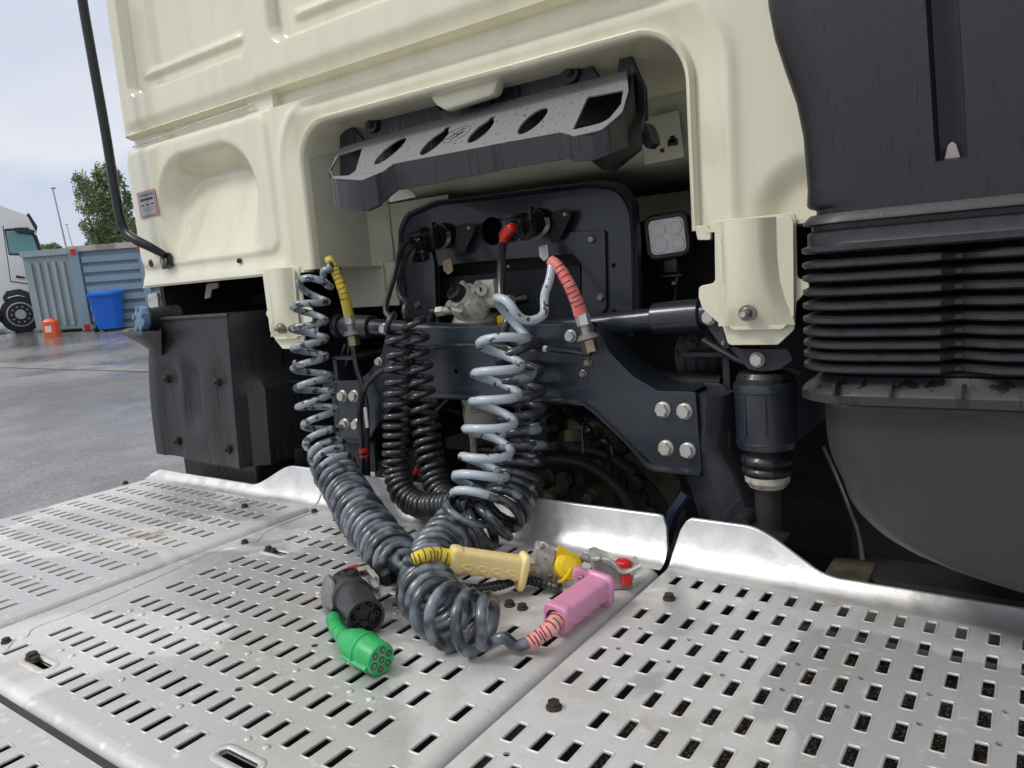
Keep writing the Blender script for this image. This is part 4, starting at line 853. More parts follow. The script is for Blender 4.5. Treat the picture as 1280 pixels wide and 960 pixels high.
for k in range(3):
    uu = .008+k*.009; sweep(bm, [onc(uu+.0035*math.cos(t*.4), zc+.0045*math.sin(t*.4)) for t in range(0, 13+k)], .0006, 5)
sweep(bm, [onc(.004+k*.003, zc-.010+.0003*k) for k in range(14)], .0006, 5); obj('printed_symbol', bm, M['ink'], cn)
# bulkhead fittings with brass nuts
def fitting(P0, P1, lab):
    D = (P1-P0).normalized(); t = thing('hose_fitting', lab, 'fitting', P0); L_ = (P1-P0).length
    bm = BM(); lathe(bm, P0, P1, [(0, .014), (0, .015), (L_*.30, .015)], 6); o = obj('lower_nut', bm, M['brass'], t, 20)
    bm = BM(); lathe(bm, P0, P1, [(L_*.30, .010), (L_*.34, .021), (L_*.39, .021), (L_*.41, .017), (L_*.46, .017), (L_*.48, .009), (L_*.72, .009)], 22); obj('bulkhead_ring', bm, M['cast_b'], t, 30)
    bm = BM(); lathe(bm, P0, P1, [(L_*.68, .011), (L_*.70, .0135), (L_*.96, .0135), (L_, .011)], 6); obj('upper_nut', bm, M['cast_g'], t, 20)
    return t
YF_ = 1.185
fitting(at(739.5, 440, YF_), at(727, 392, YF_), 'brass bulkhead fitting under the red sleeve'); fitting(at(443, 432, YF_+.02), at(436, 393, YF_+.02), 'brass bulkhead fitting under the yellow sleeve')
# cable along the beam with white end sleeve
bc = thing('beam_cable', 'thin black cable with white end sleeve along the crossmember', 'cable', at(640, 432, 1.2))
bm = BM(); tube(bm, [at(*q_) for q_ in ((505, 440, 1.20), (545, 434, 1.203), (590, 431, 1.205), (640, 433, 1.205), (690, 437, 1.205), (738, 443, 1.205))], .0048, 10); obj('cable', bm, M['cable'], bc)
bm = BM(); cyl(bm, at(637, 432.5, 1.2045), at(664, 435, 1.2045), .0064, n=14); cyl(bm, at(680, 436, 1.2045), at(684, 436.6, 1.2045), .0062, n=14); cyl(bm, at(664, 435, 1.2045), at(668, 435.2, 1.2045), .0054, n=14); obj('white_sleeve', bm, M['white'], bc)
# branching cable with red tape at left
lc = thing('branch_cable', 'black taped cable pair with red tape left of the coiled cables', 'cable', at(456, 570, 1.2))
bm = BM(); tube(bm, [at(*q_) for q_ in ((500, 445, 1.15), (485, 458, 1.16), (470, 468, 1.17), (455, 487, 1.18), (450, 520, 1.19), (453, 560, 1.19), (456, 610, 1.2))], .0068, 10)
obj('cable', bm, M['cable'], lc); bm = BM(); tube(bm, [at(*q_) for q_ in ((441, 432, 1.2), (446, 460, 1.2), (452, 480, 1.2), (458, 510, 1.195), (459, 560, 1.195), (460, 610, 1.2))], .0062, 10); obj('cable', bm, M['cable'], lc)
bm = BM(); cyl(bm, at(454.5, 560, 1.19), at(455.5, 565, 1.19), .0125, n=18); cyl(bm, at(455.5, 568, 1.19), at(456, 571, 1.19), .0125, n=18); obj('red_tape', bm, M['red'], lc)
q = at(457, 522, 1.186); bm = BM(); slab(bm, q-X_*.004-Z_*.024, X_*.009, Y_*.003, Z_*.048); obj('white_label', bm, M['white'], lc)
rt = thing('hidden_cable', 'black cable with red tape seen between the black coils and the grey hose', 'cable', at(520, 590, 1.25))
bm = BM(); tube(bm, [at(*q_) for q_ in ((545, 540, 1.26), (534, 560, 1.25), (523, 585, 1.24), (512, 615, 1.24))], .0065, 10); obj('cable', bm, M['cable'], rt)
bm = BM(); cyl(bm, at(523.5, 584, 1.24), at(520, 592, 1.24), .0078, n=14); obj('red_tape', bm, M['red'], rt)

# ------------------------------------------------------------------ washer / coolant tank left
tk = thing('fluid_tank', 'large wet black plastic tank with blue filler cap', 'tank', (-1.85, 1.15, .05))
YK = 1.13
def tk_(px, py, Y=YK): return at(px, py, Y)
Lt, Rt, Lb, Rb = tk_(182, 402), tk_(283, 396), tk_(191, 566), tk_(300, 590)
bm = BM(); rings = []
NS = 15
for k in range(NS):
    t = k/(NS-1); z = Lt.z*(1-t)+Lb.z*t; xl = Lt.x-.0+(Lb.x-Lt.x)*t-.02*math.sin(t*3.14); xr = Rt.x+(Rb.x-Rt.x)*t
    if t < .02: fo = .006
    else: fo = 0
    row = []
    # back face with three shallow vertical channels in its lower part
    n = 26
    for i_ in range(n+1):
        s = i_/n; x = xl+(xr-xl)*s; y = YK+.02*(1-min(1, t*6))*0
        ch = sstep(.28, .33, t)
        y += ch*(.010*(sstep(.17, .20, s)-sstep(.35, .40, s)) + .012*(sstep(.46, .49, s)-sstep(.60, .66, s))*(1-sstep(.70, .76, t)) + .007*(sstep(.78, .82, s)-sstep(.93, .96, s)))
        if s < .06: y += .02*(1-s/.06)**2
        row.append(V((x, y, z-(.012*s if t > .9 else 0))))
    # side face, with step block
    D_ = .44
    for i_ in range(1, 17):
        s = i_/16; stp_ = .035*sstep(.40, .46, t)*(1-sstep(.90, .94, t)*.0)*sstep(.06, .10, s)*(1-sstep(.80, .86, s))
        row.append(V((xr+.012*(1-(1-min(1, s*8))**2)+stp_-.0, YK+.008+D_*s, z-.012*(t > .9))))
    row.append(V((xl, YK+D_, z)))
    rings.append(row)
top0 = [V((p.x*.985+(-1.8)*.015, p.y+.008, Lt.z+.008)) for p in rings[0]]
loft(bm, [top0]+rings); obj('tank_body', bm, M['dust'], tk, 35)
bm = BM(); box(bm, ((Lb.x+Rb.x)/2+.05, YK+.16, Lb.z-.035), (.34, .24, .06), .004); obj('tank_base', bm, M['black'], tk)
bm = BM(); sweep(bm, [Lt+V((.0, -.002, .004)), Rt+V((.004, -.002, .004)), at(352, 389.5, 1.50)+V((0, 0, .002))], .005, 8); obj('top_edge', bm, M['dust'], tk)
for px, py in ((210, 473.5), (223, 551), (273.5, 477), (287, 561)):
    q = at(px, py, YK+.008); bm = BM(); lathe(bm, q-Y_*.010, q+Y_*.02, [(0, .009), (0, .0125), (.03, .0125)], 22); s = obj('screw_seat', bm, M['black'], tk); bolt(s, q-Y_*.0105, .007, -Y_, BOLT_K)
# spill funnel and filler neck
bm = BM(); rim_ = [tk_(152, 414, 1.09), tk_(158, 411, 1.16), tk_(185, 406, 1.22), tk_(202, 405, 1.15), tk_(201, 414, 1.09), tk_(178, 416, 1.06)]
tip = [tk_(201, 444, 1.125)+V((dx, dy, 0)) for dx, dy in ((-.015, 0), (-.012, .01), (0, .015), (.006, .01), (.006, 0), (-.004, -.004))]
mid = [a_.lerp(b_, .55) for a_, b_ in zip(rim_, tip)]
inn = [p+V((0, 0, -.003))+(tk_(180, 411, 1.13)-p)*.10 for p in rim_]; bot_ = [p+(tk_(185, 413, 1.13)-p)*.25-V((0, 0, .02)) for p in rim_]
loft(bm, [bot_, inn, rim_, [p-V((0, 0, .008)) for p in rim_], mid, tip]); obj('spill_funnel', bm, M['dust'], tk, 35)
n0 = tk_(222, 398, 1.19); n1 = tk_(180, 399, 1.10)
bm = BM(); Ln = (n1-n0).length; lathe(bm, n0, n1, [(0, .038), (Ln*.8, .031), (Ln*.85, .034), (Ln*.97, .034)], 28); obj('filler_neck', bm, M['black'], tk, 40)
bm = BM(); D = (n1-n0).normalized(); a_, b_, _ = frame(D); lathe(bm, n0, n1, [(Ln*.95, .034), (Ln*.99, .036), (Ln*1.14, .034), (Ln*1.16, .029)], 28)
for k in range(5):
    an = k*1.2566+.4; c_ = n1+D*.012+a_*.029*math.cos(an)+b_*.029*math.sin(an); cyl(bm, c_-D*.014, c_+D*.006, .0075, n=12)
obj('filler_cap', bm, M['blue'], tk, 40)
# bits behind the tank: corrugated hose with connector and a strut
ch = thing('corrugated_hose', 'black corrugated hose with clip connector behind the tank', 'hose', at(370, 575, 1.35))
bm = BM(); pA, pB = at(348, 572, 1.34), at(425, 580, 1.30)
lathe(bm, pA, pB, [(i_*.0035, .019 if i_ % 2 else .0165) for i_ in range(int((pB-pA).length/.0035))], 20); obj('hose', bm, M['cable'], ch, 80)
bm = BM(); box(bm, at(377, 570, 1.30), (.045, .05, .055), .004, Matrix.Rotation(-.4, 3, 'Z')); box(bm, at(358, 562, 1.30), (.03, .03, .012), .003, Matrix.Rotation(.5, 3, 'Y')); obj('connector', bm, M['black'], ch)
bm = BM(); tube(bm, [at(324, 568, 1.3), at(326, 585, 1.28), at(336, 596, 1.28)], .009, 10); obj('pipe_bend', bm, M['black'], ch)
# chassis rails, engine block, arch, and added dark walls that block daylight
rl = thing('chassis_rail', 'left dark chassis rail behind the grey hose', 'chassis rail', (-1.36, 1.4, .2))
bm = BM(); box(bm, (-1.42, 1.85, .20), (.012, 1.22, .26)); box(bm, (-1.385, 1.85, .33), (.08, 1.22, .008)); box(bm, (-1.385, 1.85, .07), (.08, 1.22, .008)); obj('rail', bm, M['navy_dull'], rl)
yprism('end_plate', [(412, 476), (462, 476), (470, 590), (424, 590)], 1.228, .01, M['navy_dull'], rl)
rl2 = thing('chassis_rail', 'right dark chassis rail behind the shock absorber', 'chassis rail', (-.50, 1.4, .2))
bm = BM(); box(bm, (-.46, 1.85, .20), (.012, 1.1, .26)); box(bm, (-.50, 1.85, .33), (.08, 1.1, .008)); obj('rail', bm, M['navy_dull'], rl2)
eb = thing('engine_block', 'dark engine and gearbox mass with added daylight-blocking walls deep under the cab', 'engine', (-.95, 1.9, 0))
bm = BM()
box(bm, (-.95, 2.1, .28), (.66, .7, .60), .05); box(bm, (-1.7, 1.95, -.2), (.7, .05, 1.6)); box(bm, (-.1, 1.95, -.2), (.55, .05, 1.6)); box(bm, (-.94, 2.5, -.2), (2.5, .05, 1.7)); box(bm, (-.94, 1.9, -.5), (2.3, 1.2, .03))  # engine box first; the flat walls are added to keep daylight out
box(bm, (-2.16, 2.03, .25), (.02, 1.56, .62)); obj('engine_and_blockers', bm, M['dark'], eb)
bm = BM(); gq = at(715, 610, 1.52); ax = V((-.35, -.9, .1)).normalized()
lathe(bm, gq+V((.02, .2, -.10)), gq+V((.02, .2, -.10))+ax*.3, [(0, .24), (.12, .24), (.13, .215), (.15, .21), (.16, .17), (.19, .15), (.20, .10)], 40)
for an in range(0, 360, 36):
    c_ = gq+V((.02, .2, -.10))+ax*.12+V((math.cos(rad(an)), 0, math.sin(rad(an))))*.225; cyl(bm, c_, c_+ax*.03, .012, n=10)
obj('bell_housing', bm, M['ochre'], eb, 40)
for px, py, Y, r, l_ in ((707, 607, 1.42, .022, .04), (676, 600, 1.44, .026, .05), (736, 622, 1.42, .016, .03), (690, 622, 1.42, .02, .04), (655, 606, 1.45, .018, .03)):
    q = at(px, py, Y); bm = BM(); lathe(bm, q+Y_*l_, q-Y_*l_*.6, [(0, r*1.2), (l_*.7, r*1.1), (l_*.8, r*.85), (l_*1.4, r*.8), (l_*1.45, r*.5)], 14); obj('boss', bm, M['ochre'], eb, 40)
bm = BM(); tube(bm, [at(*q_) for q_ in ((640, 590, 1.45), (690, 575, 1.42), (740, 585, 1.42), (780, 620, 1.42), (800, 665, 1.42))], .012, 10); tube(bm, [at(*q_) for q_ in ((640, 570, 1.5), (700, 560, 1.5), (760, 570, 1.5), (810, 610, 1.5), (835, 650, 1.5))], .016, 10); obj('hose_loom', bm, M['dark'], eb)
for px, py in ((700, 558), (676, 571), (662, 545), (735, 545), (812, 628), (745, 590)): pbolt(eb, px, py, 1.48, .011, BOLT_K)
cl = thing('cable_loom', 'tangle of black hoses and cables deep under the crossmember', 'cables', at(560, 540, 1.5))
_r5 = random.Random(11)
for k in range(16):
    x0_ = _r5.uniform(440, 800); y0_ = _r5.uniform(420, 560); Yk = _r5.uniform(1.34, 1.62); pts = []
    for j_ in range(5): pts.append(at(x0_+j_*_r5.uniform(14, 30)*(1 if k % 2 else -1), y0_+j_*_r5.uniform(6, 34), Yk+_r5.uniform(-.03, .03)))
    bm = BM(); tube(bm, pts, _r5.choice((.004, .006, .009)), 8); obj('hose', bm, M['cable'] if k % 3 else M['navy_dull'], cl)
for k in range(9):
    bm = BM(); P_ = at(_r5.uniform(450, 560) if k % 2 else _r5.uniform(660, 860), _r5.uniform(520, 630), _r5.uniform(1.40, 1.6)); cyl(bm, P_, P_+V((0, -.03, .004)), _r5.uniform(.012, .03), n=14, bev=.002); obj('connector', bm, M['navy_dull'] if k % 2 else M['black'], cl)
for (px, py, pw_, ph_) in ((480, 555, 60, 40), (545, 590, 50, 40), (660, 530, 70, 24), (800, 640, 60, 40)):
    P_ = at(px, py, 1.62); sc0 = (at(px+1, py, 1.62)-P_).length; bm = BM(); box(bm, P_, (pw_*sc0, .10, ph_*sc0), .008); obj('housing', bm, M['navy_dull'], cl)
wa = thing('wheel_arch', 'curved black plastic wheel arch liner under the cab', 'wheel arch', (-.55, 1.5, .3))
bm = BM(); tube(bm, [at(*q_) for q_ in ((778, 430, 1.40), (790, 455, 1.38), (815, 472, 1.36), (850, 478, 1.35), (905, 480, 1.34))], .020, 12); obj('arch_edge', bm, M['dark'], wa)
bm = BM(); lathe(bm, at(858, 452, 1.42), at(935, 440, 1.40), [(0, .02)]+[(i_*.012, .060 if i_ % 2 else .05) for i_ in range(1, 12)]+[(.15, .02)], 24); obj('ribbed_duct', bm, M['black'], wa)
bm = BM(); tube(bm, [at(*q_) for q_ in ((880, 425, 1.26), (905, 440, 1.24), (930, 452, 1.235), (960, 456, 1.235), (1000, 465, 1.25))], .006, 8); obj('brake_pipe', bm, M['cable'], wa)
yprism('ochre_tab', [(903, 468), (916, 472), (917, 486), (905, 478)], 1.34, .01, M['ochre'], wa)
bl = thing('blue_strut', 'small blue-black strut end between beam and right walkway plate', 'strut', at(845, 640, 1.2))
bm = BM(); sweep(bm, [at(858, 618, 1.21), at(842, 640, 1.2), at(832, 680, 1.2)], .011, 10); obj('strut', bm, mat('strut_blue', (.010, .018, .032), .4), bl)
lf = thing('leaf_bracket', 'dull tan casting under the air intake bowl', 'casting', at(1080, 690, 1.3))
bm = BM(); box(bm, at(1062, 722, 1.28), (.07, .1, .03), .008); obj('casting', bm, M['ochre'], lf)
bm = BM(); box(bm, at(1180, 735, 1.32), (.30, .1, .04), .01); obj('pipe_cover', bm, M['dark'], lf)
sc2 = thing('slack_cable', 'thin slack black cable hanging below the intake bowl', 'cable', at(1070, 650, 1.15))
bm = BM(); tube(bm, [at(*q_) for q_ in ((1030, 560, 1.24), (1046, 595, 1.20), (1062, 635, 1.16), (1073, 665, 1.15), (1078, 700, 1.14))], .0035, 8); obj('cable', bm, M['cable'], sc2)
pb = thing('pipe_bundle', 'thin dark pipes running beside the left hose fitting', 'pipes', at(420, 480, 1.25))
for pts in (((432, 430), (418, 470), (400, 478), (352, 476)), ((438, 428), (430, 468), (424, 478), (405, 482))):
    bm = BM(); tube(bm, [at(p_[0], p_[1], 1.27) for p_ in pts], .005, 8); obj('pipe', bm, M['navy'], pb)
bolt(pb, at(371, 454, 1.26), .011, (V((-.9, -.4, 0))).normalized(), BOLT_D)
tb = thing('tank_bracket', 'dark folded steel bracket behind the tank', 'bracket', at(360, 420, 1.4))
yprism('bracket', [(345, 382, .01), (366, 380), (370, 400), (374, 560), (362, 580), (350, 500)], 1.42, .03, M['navy_dull'], tb)
yprism('light_strip', [(184, 368), (196, 366), (198, 385), (186, 388)], 1.24, .01, M['cast_g'], tb)
yprism('white_clip', [(258, 355), (272, 353), (272, 360), (264, 362), (262, 372), (255, 374)], 1.30, .006, M['cream_p'], tb)
yprism('arm', [(205, 376), (345, 366), (345, 376), (300, 384), (210, 388)], 1.55, .03, M['dark'], tb)

# ================================================================== WALKWAY PLATES
RY = [1.056-.0642*k for k in range(26)]                 # rows of slots, from the lip towards the viewer
SW, SL = .0116, .0345
bm = BM(); loft(bm, [[V((p.x, p.y, h)) for p in rrect(0, 0, SW+2*e, SL+2*e, max(.0015+e*.8, .0008), 2)] for e, h in ((.0036, -.0004), (.003, .0001), (.0022, .0006), (.0012, .0008), (.0004, .0002), (0, -.0008), (0, -.0024))], False, False)
COLLAR = bpy.data.meshes.new('slot_collar'); bmesh.ops.recalc_face_normals(bm, faces=bm.faces); bm.to_mesh(COLLAR); bm.free(); finish(COLLAR, M['alu'], 80)
def under(x, y, x0, x1, y0, y1): return x0 < x < x1 and y0 < y < y1
def plate(name, label, x0, x1, y0, y1, cols, keep, lip=None, rolls='', long_slots=(), round_holes=(), studs=(), bolts=(), rust=(), beads=(), zoff=0.):
    t = thing(name, label, 'walkway plate', ((x0+x1)/2, (y0+y1)/2, 0), 'perforated aluminium plates of the walkway')
    rr_ = .020
    slots = [(x, y) for y in RY if y0+.042 < y < y1-.02 for x in cols(y) if x0+(.032 if 'l' in rolls else .014) < x < x1-(.032 if 'r' in rolls else .014) and keep(x, y)]
    RH_ = round_holes
    a0 = x0+(rr_ if 'l' in rolls else 0); a1 = x1-(rr_ if 'r' in rolls else 0); b0 = y0+(rr_ if 'n' in rolls else 0)
    holes = [rrect(x, y, SW+.006, SL+.006, .0045, 2) for x, y in slots]
    holes += [rrect(x, y, .062, .0125, .006, 4) for x, y in long_slots] + [circ(x, y, r, 12) for x, y, r in RH_ if not any(abs(x-u) < SW/2+.005+r and abs(y-v) < SL/2+.005+r for u, v in slots) and a0+.012 < x < a1-.012 and b0+.012 < y < y1-.012]
    yf = y1
    out = [(a0, b0), (a1, b0), (a1, yf), (a0, yf)]
    o = prism('deck_sheet', [V(p) for p in out], holes, V((0, 0, zoff)), X_, Y_, -Z_, .003, M['alu'], t, 0, 30)
    for x, y in slots:                                  # a pressed collar round every slot
        put('slot_collar', COLLAR, t, Matrix.Translation((x, y, zoff)))
    if long_slots:
        for x, y in long_slots:
            bm = BM(); rg = [[V((p.x, p.y, zoff+h)) for p in rrect(x, y, .062+2*e, .0125+2*e, .006+e, 4)] for e, h in ((.010, -.0001), (.0085, .0010), (.004, .0011), (.001, .0006), (0, -.001), (0, -.006))]
            loft(bm, rg, False, False); obj('slot_rim', bm, M['alu'], t, 60)
    bm = BM(); any_ = False
    for path in beads:
        pp = [V((p[0], p[1], zoff-.0016)) for p in smoothpath([list(p) for p in path], 5)]; sweep(bm, pp, .0034, 8); any_ = True
    for s in rolls:                                     # folded edges
        if s in 'lr':
            xe = x0 if s == 'l' else x1; sg = 1 if s == 'l' else -1
            pr = [(xe+sg*(rr_-rr_*math.sin(a)), -rr_+rr_*math.cos(a)) for a in [math.pi/2*k/6 for k in range(7)]]+[(xe, -.045)]
            loft(bm, [[V((x, y, z+zoff)) for y in (y0+.01, yf)] for x, z in pr], closed=False); any_ = True
        if s == 'n':
            pr = [(y0+rr_-rr_*math.sin(a), -rr_+rr_*math.cos(a)) for a in [math.pi/2*k/6 for k in range(7)]]+[(y0, -.045)]
            loft(bm, [[V((x, y, z+zoff)) for x in (x0+.005, x1-.005)] for y, z in pr], closed=False); any_ = True
    if any_: obj('folded_edge', bm, M['alu'], t, 60)
    if lip:                                             # upturned kerb at the cab side
        bm = BM(); n = int((x1-x0)/.008); prof = [0, .02, .06, .13, .24, .38, .54, .70, .84, .93, .975, 1.0]; rows = []
        for i in range(n+1):
            x = x0+(x1-x0)*i/n; h = lip(x); col = []
            for k, s in enumerate(prof):
                z = h*s; y = yf+.058*(z/.075)**.42
                col.append(V((x, y, z+zoff-.0001)))
            top = col[-1]; q = .006 if h > .03 else .004
            col += [top+V((0, .0025, q*.25)), top+V((0, q, q*.2)), top+V((0, q*1.5, -q*.8)), top+V((0, q*1.5, -min(.05, h*.5)))]
            rows.append(col)
        loft(bm, rows, closed=False); obj('upturned_lip', bm, M['alu_lip'], t, 60)
    for x, y, hh in studs:
        bm = BM(); lathe(bm, V((x, y, zoff-.001)), V((x, y, zoff+.01)), [(0, .0052), (.0018, .005), (.003, .0035), (.0032, .0)], 14); obj('rivet', bm, M['alu'], t, 60)
    for x, y, r in bolts: bolt(t, V((x, y, zoff+.001)), r, Z_, BOLT_R, random.random()); 
    return t
def PX(pts, ox=0, oy=0, s=1.): return [tuple(atZ(ox+x/s, oy+y/s)[:2]) for x, y in pts]
def near_any(x, y, pts, dx, dy): return any(abs(x-p[0]) < dx and abs(y-p[1]) < dy for p in pts)
# right plate
rb = PX([(836.5, 749), (692.5, 885)]); rb_r = PX([(1094, 960)])
rh = [(x, y, .0036) for x, y in PX([(165, 426), (340, 465), (529, 507), (738, 554), (966, 607), (1218, 665), (96, 498), (276, 543), (475, 591), (692, 648), (932, 706), (1197, 773)], 800, 640, 2.6667)]
rh += [(x, y, .004) for x, y in PX([(963, 436), (880, 511), (460, 908)], 480, 640, 3)]
def lipR(x):
    h = .020+.054*(1-sstep(-.385, -.235, x)); return h*min(1, .25+.75*math.sqrt(max(0, min(1, (x+.497)/.02))))
plate('walkway_plate', 'right perforated aluminium plate beyond the long black gap', -.497, .30, .345, 1.083, lambda y: [-.467+.03555*k for k in range(22)], lambda x, y: not near_any(x, y, rb, .030, .024), lipR, 'n', round_holes=rh, bolts=[(x, y, .0095) for x, y in rb])
# middle plate
ls = []
for a_, b_ in (((325, 685), (366, 696)), ((27, 817), (72, 841)), ((266, 940), (330, 959))):
    p = atZ(*a_).lerp(atZ(*b_), .5); ls.append((p.x, p.y))
mb = PX([(637, 757), (653, 761)]); mr = PX([(578, 232), (910, 370), (865, 93), (1200, 203)], 0, 740, 3.048)
ms = PX([(232, 223), (273, 243), (463, 335), (685, 437), (833, 193), (945, 234), (1128, 300), (680, 137), (495, 72), (540, 87), (945, 560), (1015, 592)], 0, 740, 3.048)+PX([(1065, 480), (1215, 520), (895, 520), (880, 430), (1170, 290)], 0, 570, 3.048)+PX([(160, 847), (230, 873)], 380, 560, 2.783)+PX([(315, 575), (510, 505)], 380, 560, 2.783)
def lipM(x): return .073*min(1, .3+.7*math.sqrt(max(0, min(1, (-.508-x)/.016))))
bead1 = PX([(8, 812), (18, 800), (33, 796), (43, 785), (98, 764), (180, 729), (269, 690), (300, 684), (322, 676), (334, 664), (377, 646), (420, 630)])
bead2 = PX([(555, 812), (575, 806), (600, 790), (640, 770), (700, 745)], 0, 0, 1)
plate('walkway_plate', 'middle perforated aluminium plate carrying the coiled hoses and plugs', -1.374, -.507, .349, 1.083,
      lambda y: [-1.342]+[-.609-.0356*k for k in range(0, 19)]+[-.543], lambda x, y: not near_any(x, y, ls, .048, .030) and not near_any(x, y, mb, .045, .03) and not (y > 1.03 and x < -1.3), lipM, 'lrn', long_slots=ls, round_holes=[(x, y, .0055) for x, y in mr],
      studs=[(x, y, 0) for x, y in ms], bolts=[(x, y, .0085) for x, y in mb]+[(ls[0][0]-.024, ls[0][1]+.001, .0085), (ls[0][0]-.008, ls[0][1], .007), (ls[1][0]-.026, ls[1][1]+.002, .0095), (ls[1][0]-.010, ls[1][1], .007)]+[(x, y, .0075) for x, y in PX([(306, 679), (8, 803), (393, 640)])], beads=[bead1])
# left plate
lb_ = PX([(157, 605), (306, 634), (305, 635)]); 
lsd = PX([(140, 297), (365, 300), (255, 335), (125, 460), (150, 470), (380, 372), (525, 337), (520, 412), (255, 265), (420, 260), (630, 225), (520, 190)], 0, 570, 3.048)
def lipL(x): 
    h = .020+.054*sstep(-1.645, -1.50, x); return h*min(1, .35+.65*math.sqrt(max(0, min(1, (-1.382-x)/.03))))*sstep(-2.13, -2.07, x)
plate('walkway_plate', 'left perforated aluminium plate reaching out over the wet asphalt', -2.105, -1.381, .349, 1.083, lambda y: [-1.412-.0352*k for k in range(20)], lambda x, y: not near_any(x, y, lb_, .03, .02), lipL, 'rln',
      studs=[(x, y, 0) for x, y in lsd], bolts=[(x, y, .0085) for x, y in lb_[:2]])
# nearer row of plates beyond the cross gap
plate('walkway_plate', 'nearest perforated plate in the bottom left corner beyond the dark cross gap', -1.374, -.507, -.35, .338, lambda y: [-1.34+.0356*k for k in range(24)], lambda x, y: y < .31, None, 'lr', zoff=-.004)
plate('walkway_plate', 'nearest perforated plate at far left below the cross gap', -2.105, -1.381, -.35, .338, lambda y: [-1.412-.0352*k for k in range(20)], lambda x, y: y < .31, None, 'lr', zoff=-.004)
# what shows through the slots
uf = thing('underframe', 'dark frame, added dark sheet and worn tread seen through the walkway slots', 'frame', (-.8, .6, -.2))
bm = BM(); box(bm, (-.9, .45, -.34), (2.35, 1.55, .02)); box(bm, (-1.35, .5, -.16), (.09, 1.5, .25)); box(bm, (-.53, .5, -.16), (.09, 1.5, .25)); box(bm, (-.9, .344, -.03), (2.3, .035, .04)); box(bm, (-1.3, 1.10, -.10), (1.6, .03, .10)); obj('frame_and_dark_sheet', bm, M['dark'], uf)  # frame bars, plus an added dark sheet that stands in for shade below
bm = BM(); box(bm, (-.08, .86, -.115), (.74, .58, .006)); obj('worn_tread', bm, M['mesh'], uf)
bm = BM(); box(bm, (-.02, 1.20, -.075), (.64, .16, .02), .006); obj('light_sheet', bm, M['floor_below'], uf)
bm = BM(); box(bm, (-1.05, .62, -.09), (.40, .05, .02), .004); obj('ochre_bar', bm, M['ochre'], uf)

# ================================================================== HOSES AND CABLES
def sleeve(name, pts, r0, r1, m, parent, rings=0, s0=.3, s1=.9, flare=0.):
    pp = [V(p) for p in smoothpath([list(p) for p in pts], 10)]; n = len(pp); rr = []
    for i in range(n):
        t = i/(n-1); r = r0+(r1-r0)*t; rr.append(r)
    bm = BM(); sweep(bm, pp, rr, 16); o = obj(name, bm, m, parent, 60)
    if rings:
        bm = BM()
        for k in range(rings):
            t = s0+(s1-s0)*k/max(1, rings-1); i = min(n-2, int(t*(n-1))); f = t*(n-1)-i; c = pp[i].lerp(pp[i+1], f); D = (pp[i+1]-pp[i]).normalized(); a_, b_, _ = frame(D, V((.2, .1, 1)))
            r = (r0+(r1-r0)*t)*1.012; side = 1 if k % 2 else -1
            to_cam = (CO-c).normalized(); u_ = (to_cam-D*to_cam.dot(D)).normalized(); v_ = D.cross(u_)
            arc = [c+u_*(r*math.cos(q_))+v_*(r*math.sin(q_)) for q_ in [(-.9+side*.35)+1.8*j/8 for j in range(9)]]; sweep(bm, arc, .0009, 5)
        obj('relief_slits', bm, M['ink'], o)
    return o
# grey air hose from the yellow sleeve
h1 = thing('coiled_air_hose', 'grey and black mottled coiled air hose with yellow sleeve, left of all', 'air hose', at(405, 560, 1.10))
c1 = [cpY(413, 326, 1.185, .0, .2), cpY(412, 338, 1.165, .004, .14), cpY(400, 347, 1.145, .028, .050), cpY(391, 364, 1.125, .036, .048), cpY(387, 386, 1.115, .038, .046), cpY(386, 415, 1.11, .038, .044), cpY(388, 450, 1.105, .038, .043), cpY(393, 490, 1.10, .039, .043), cpY(400, 525, 1.10, .040, .042), cpY(407, 556, 1.09, .041, .038),
      cpY(416, 582, 1.07, .041, .028), cpZ(432, 612, .075, .040, .025), cpZ(452, 645, .055, .039, .0245), cpZ(478, 680, .0435, .038, .025), cpZ(493, 698, .042, .036, .028), cpZ(501, 706, .052, .026, .04), cpZ(509, 702, .078, .0, .1), cpZ(520, 699, .092, .0, .2)]
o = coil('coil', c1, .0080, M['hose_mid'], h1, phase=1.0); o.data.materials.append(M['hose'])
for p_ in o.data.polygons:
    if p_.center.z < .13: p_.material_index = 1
sleeve('wall_sleeve', [at(411, 322, 1.185), at(420, 341, 1.185), at(430, 368, 1.185), at(436, 393, 1.20)], .0105, .0120, M['yellow'], h1, 8, .25, .72)
# pale hose from the red sleeve
h2 = thing('coiled_air_hose', 'pale grey coiled air hose with faded red sleeve, ending in the pink handle', 'air hose', at(610, 600, 1.08))
c2 = [cpY(690, 331, 1.175, .0, .2), cpY(685, 358, 1.15, .003, .2), cpY(668, 382, 1.12, .022, .12), cpY(648, 388, 1.11, .042, .085), cpY(632, 410, 1.10, .043, .062), cpY(627, 440, 1.09, .042, .056), cpY(622, 475, 1.08, .043, .054), cpY(617, 510, 1.07, .043, .052), cpY(611, 545, 1.06, .043, .052), cpY(605, 580, 1.05, .044, .048), cpY(597, 612, 1.03, .044, .038),
      cpZ(587, 636, .088, .040, .029), cpZ(569, 658, .058, .037, .029), cpZ(550, 684, .044, .035, .026), cpZ(537, 712, .042, .036, .0255), cpZ(536, 738, .042, .037, .026), cpZ(548, 760, .043, .038, .028), cpZ(573, 774, .043, .038, .033), cpZ(598, 780, .042, .037, .037), cpZ(616, 784, .041, .036, .040), cpZ(630, 797, .028, .012, .08), cpZ(642, 806, .014, .0, .2), cpZ(656, 805, .014, .0, .2), cpZ(668, 797, .020, .0, .2)]
o = coil('coil', c2, .0083, M['hose_pale'], h2, phase=2.6)
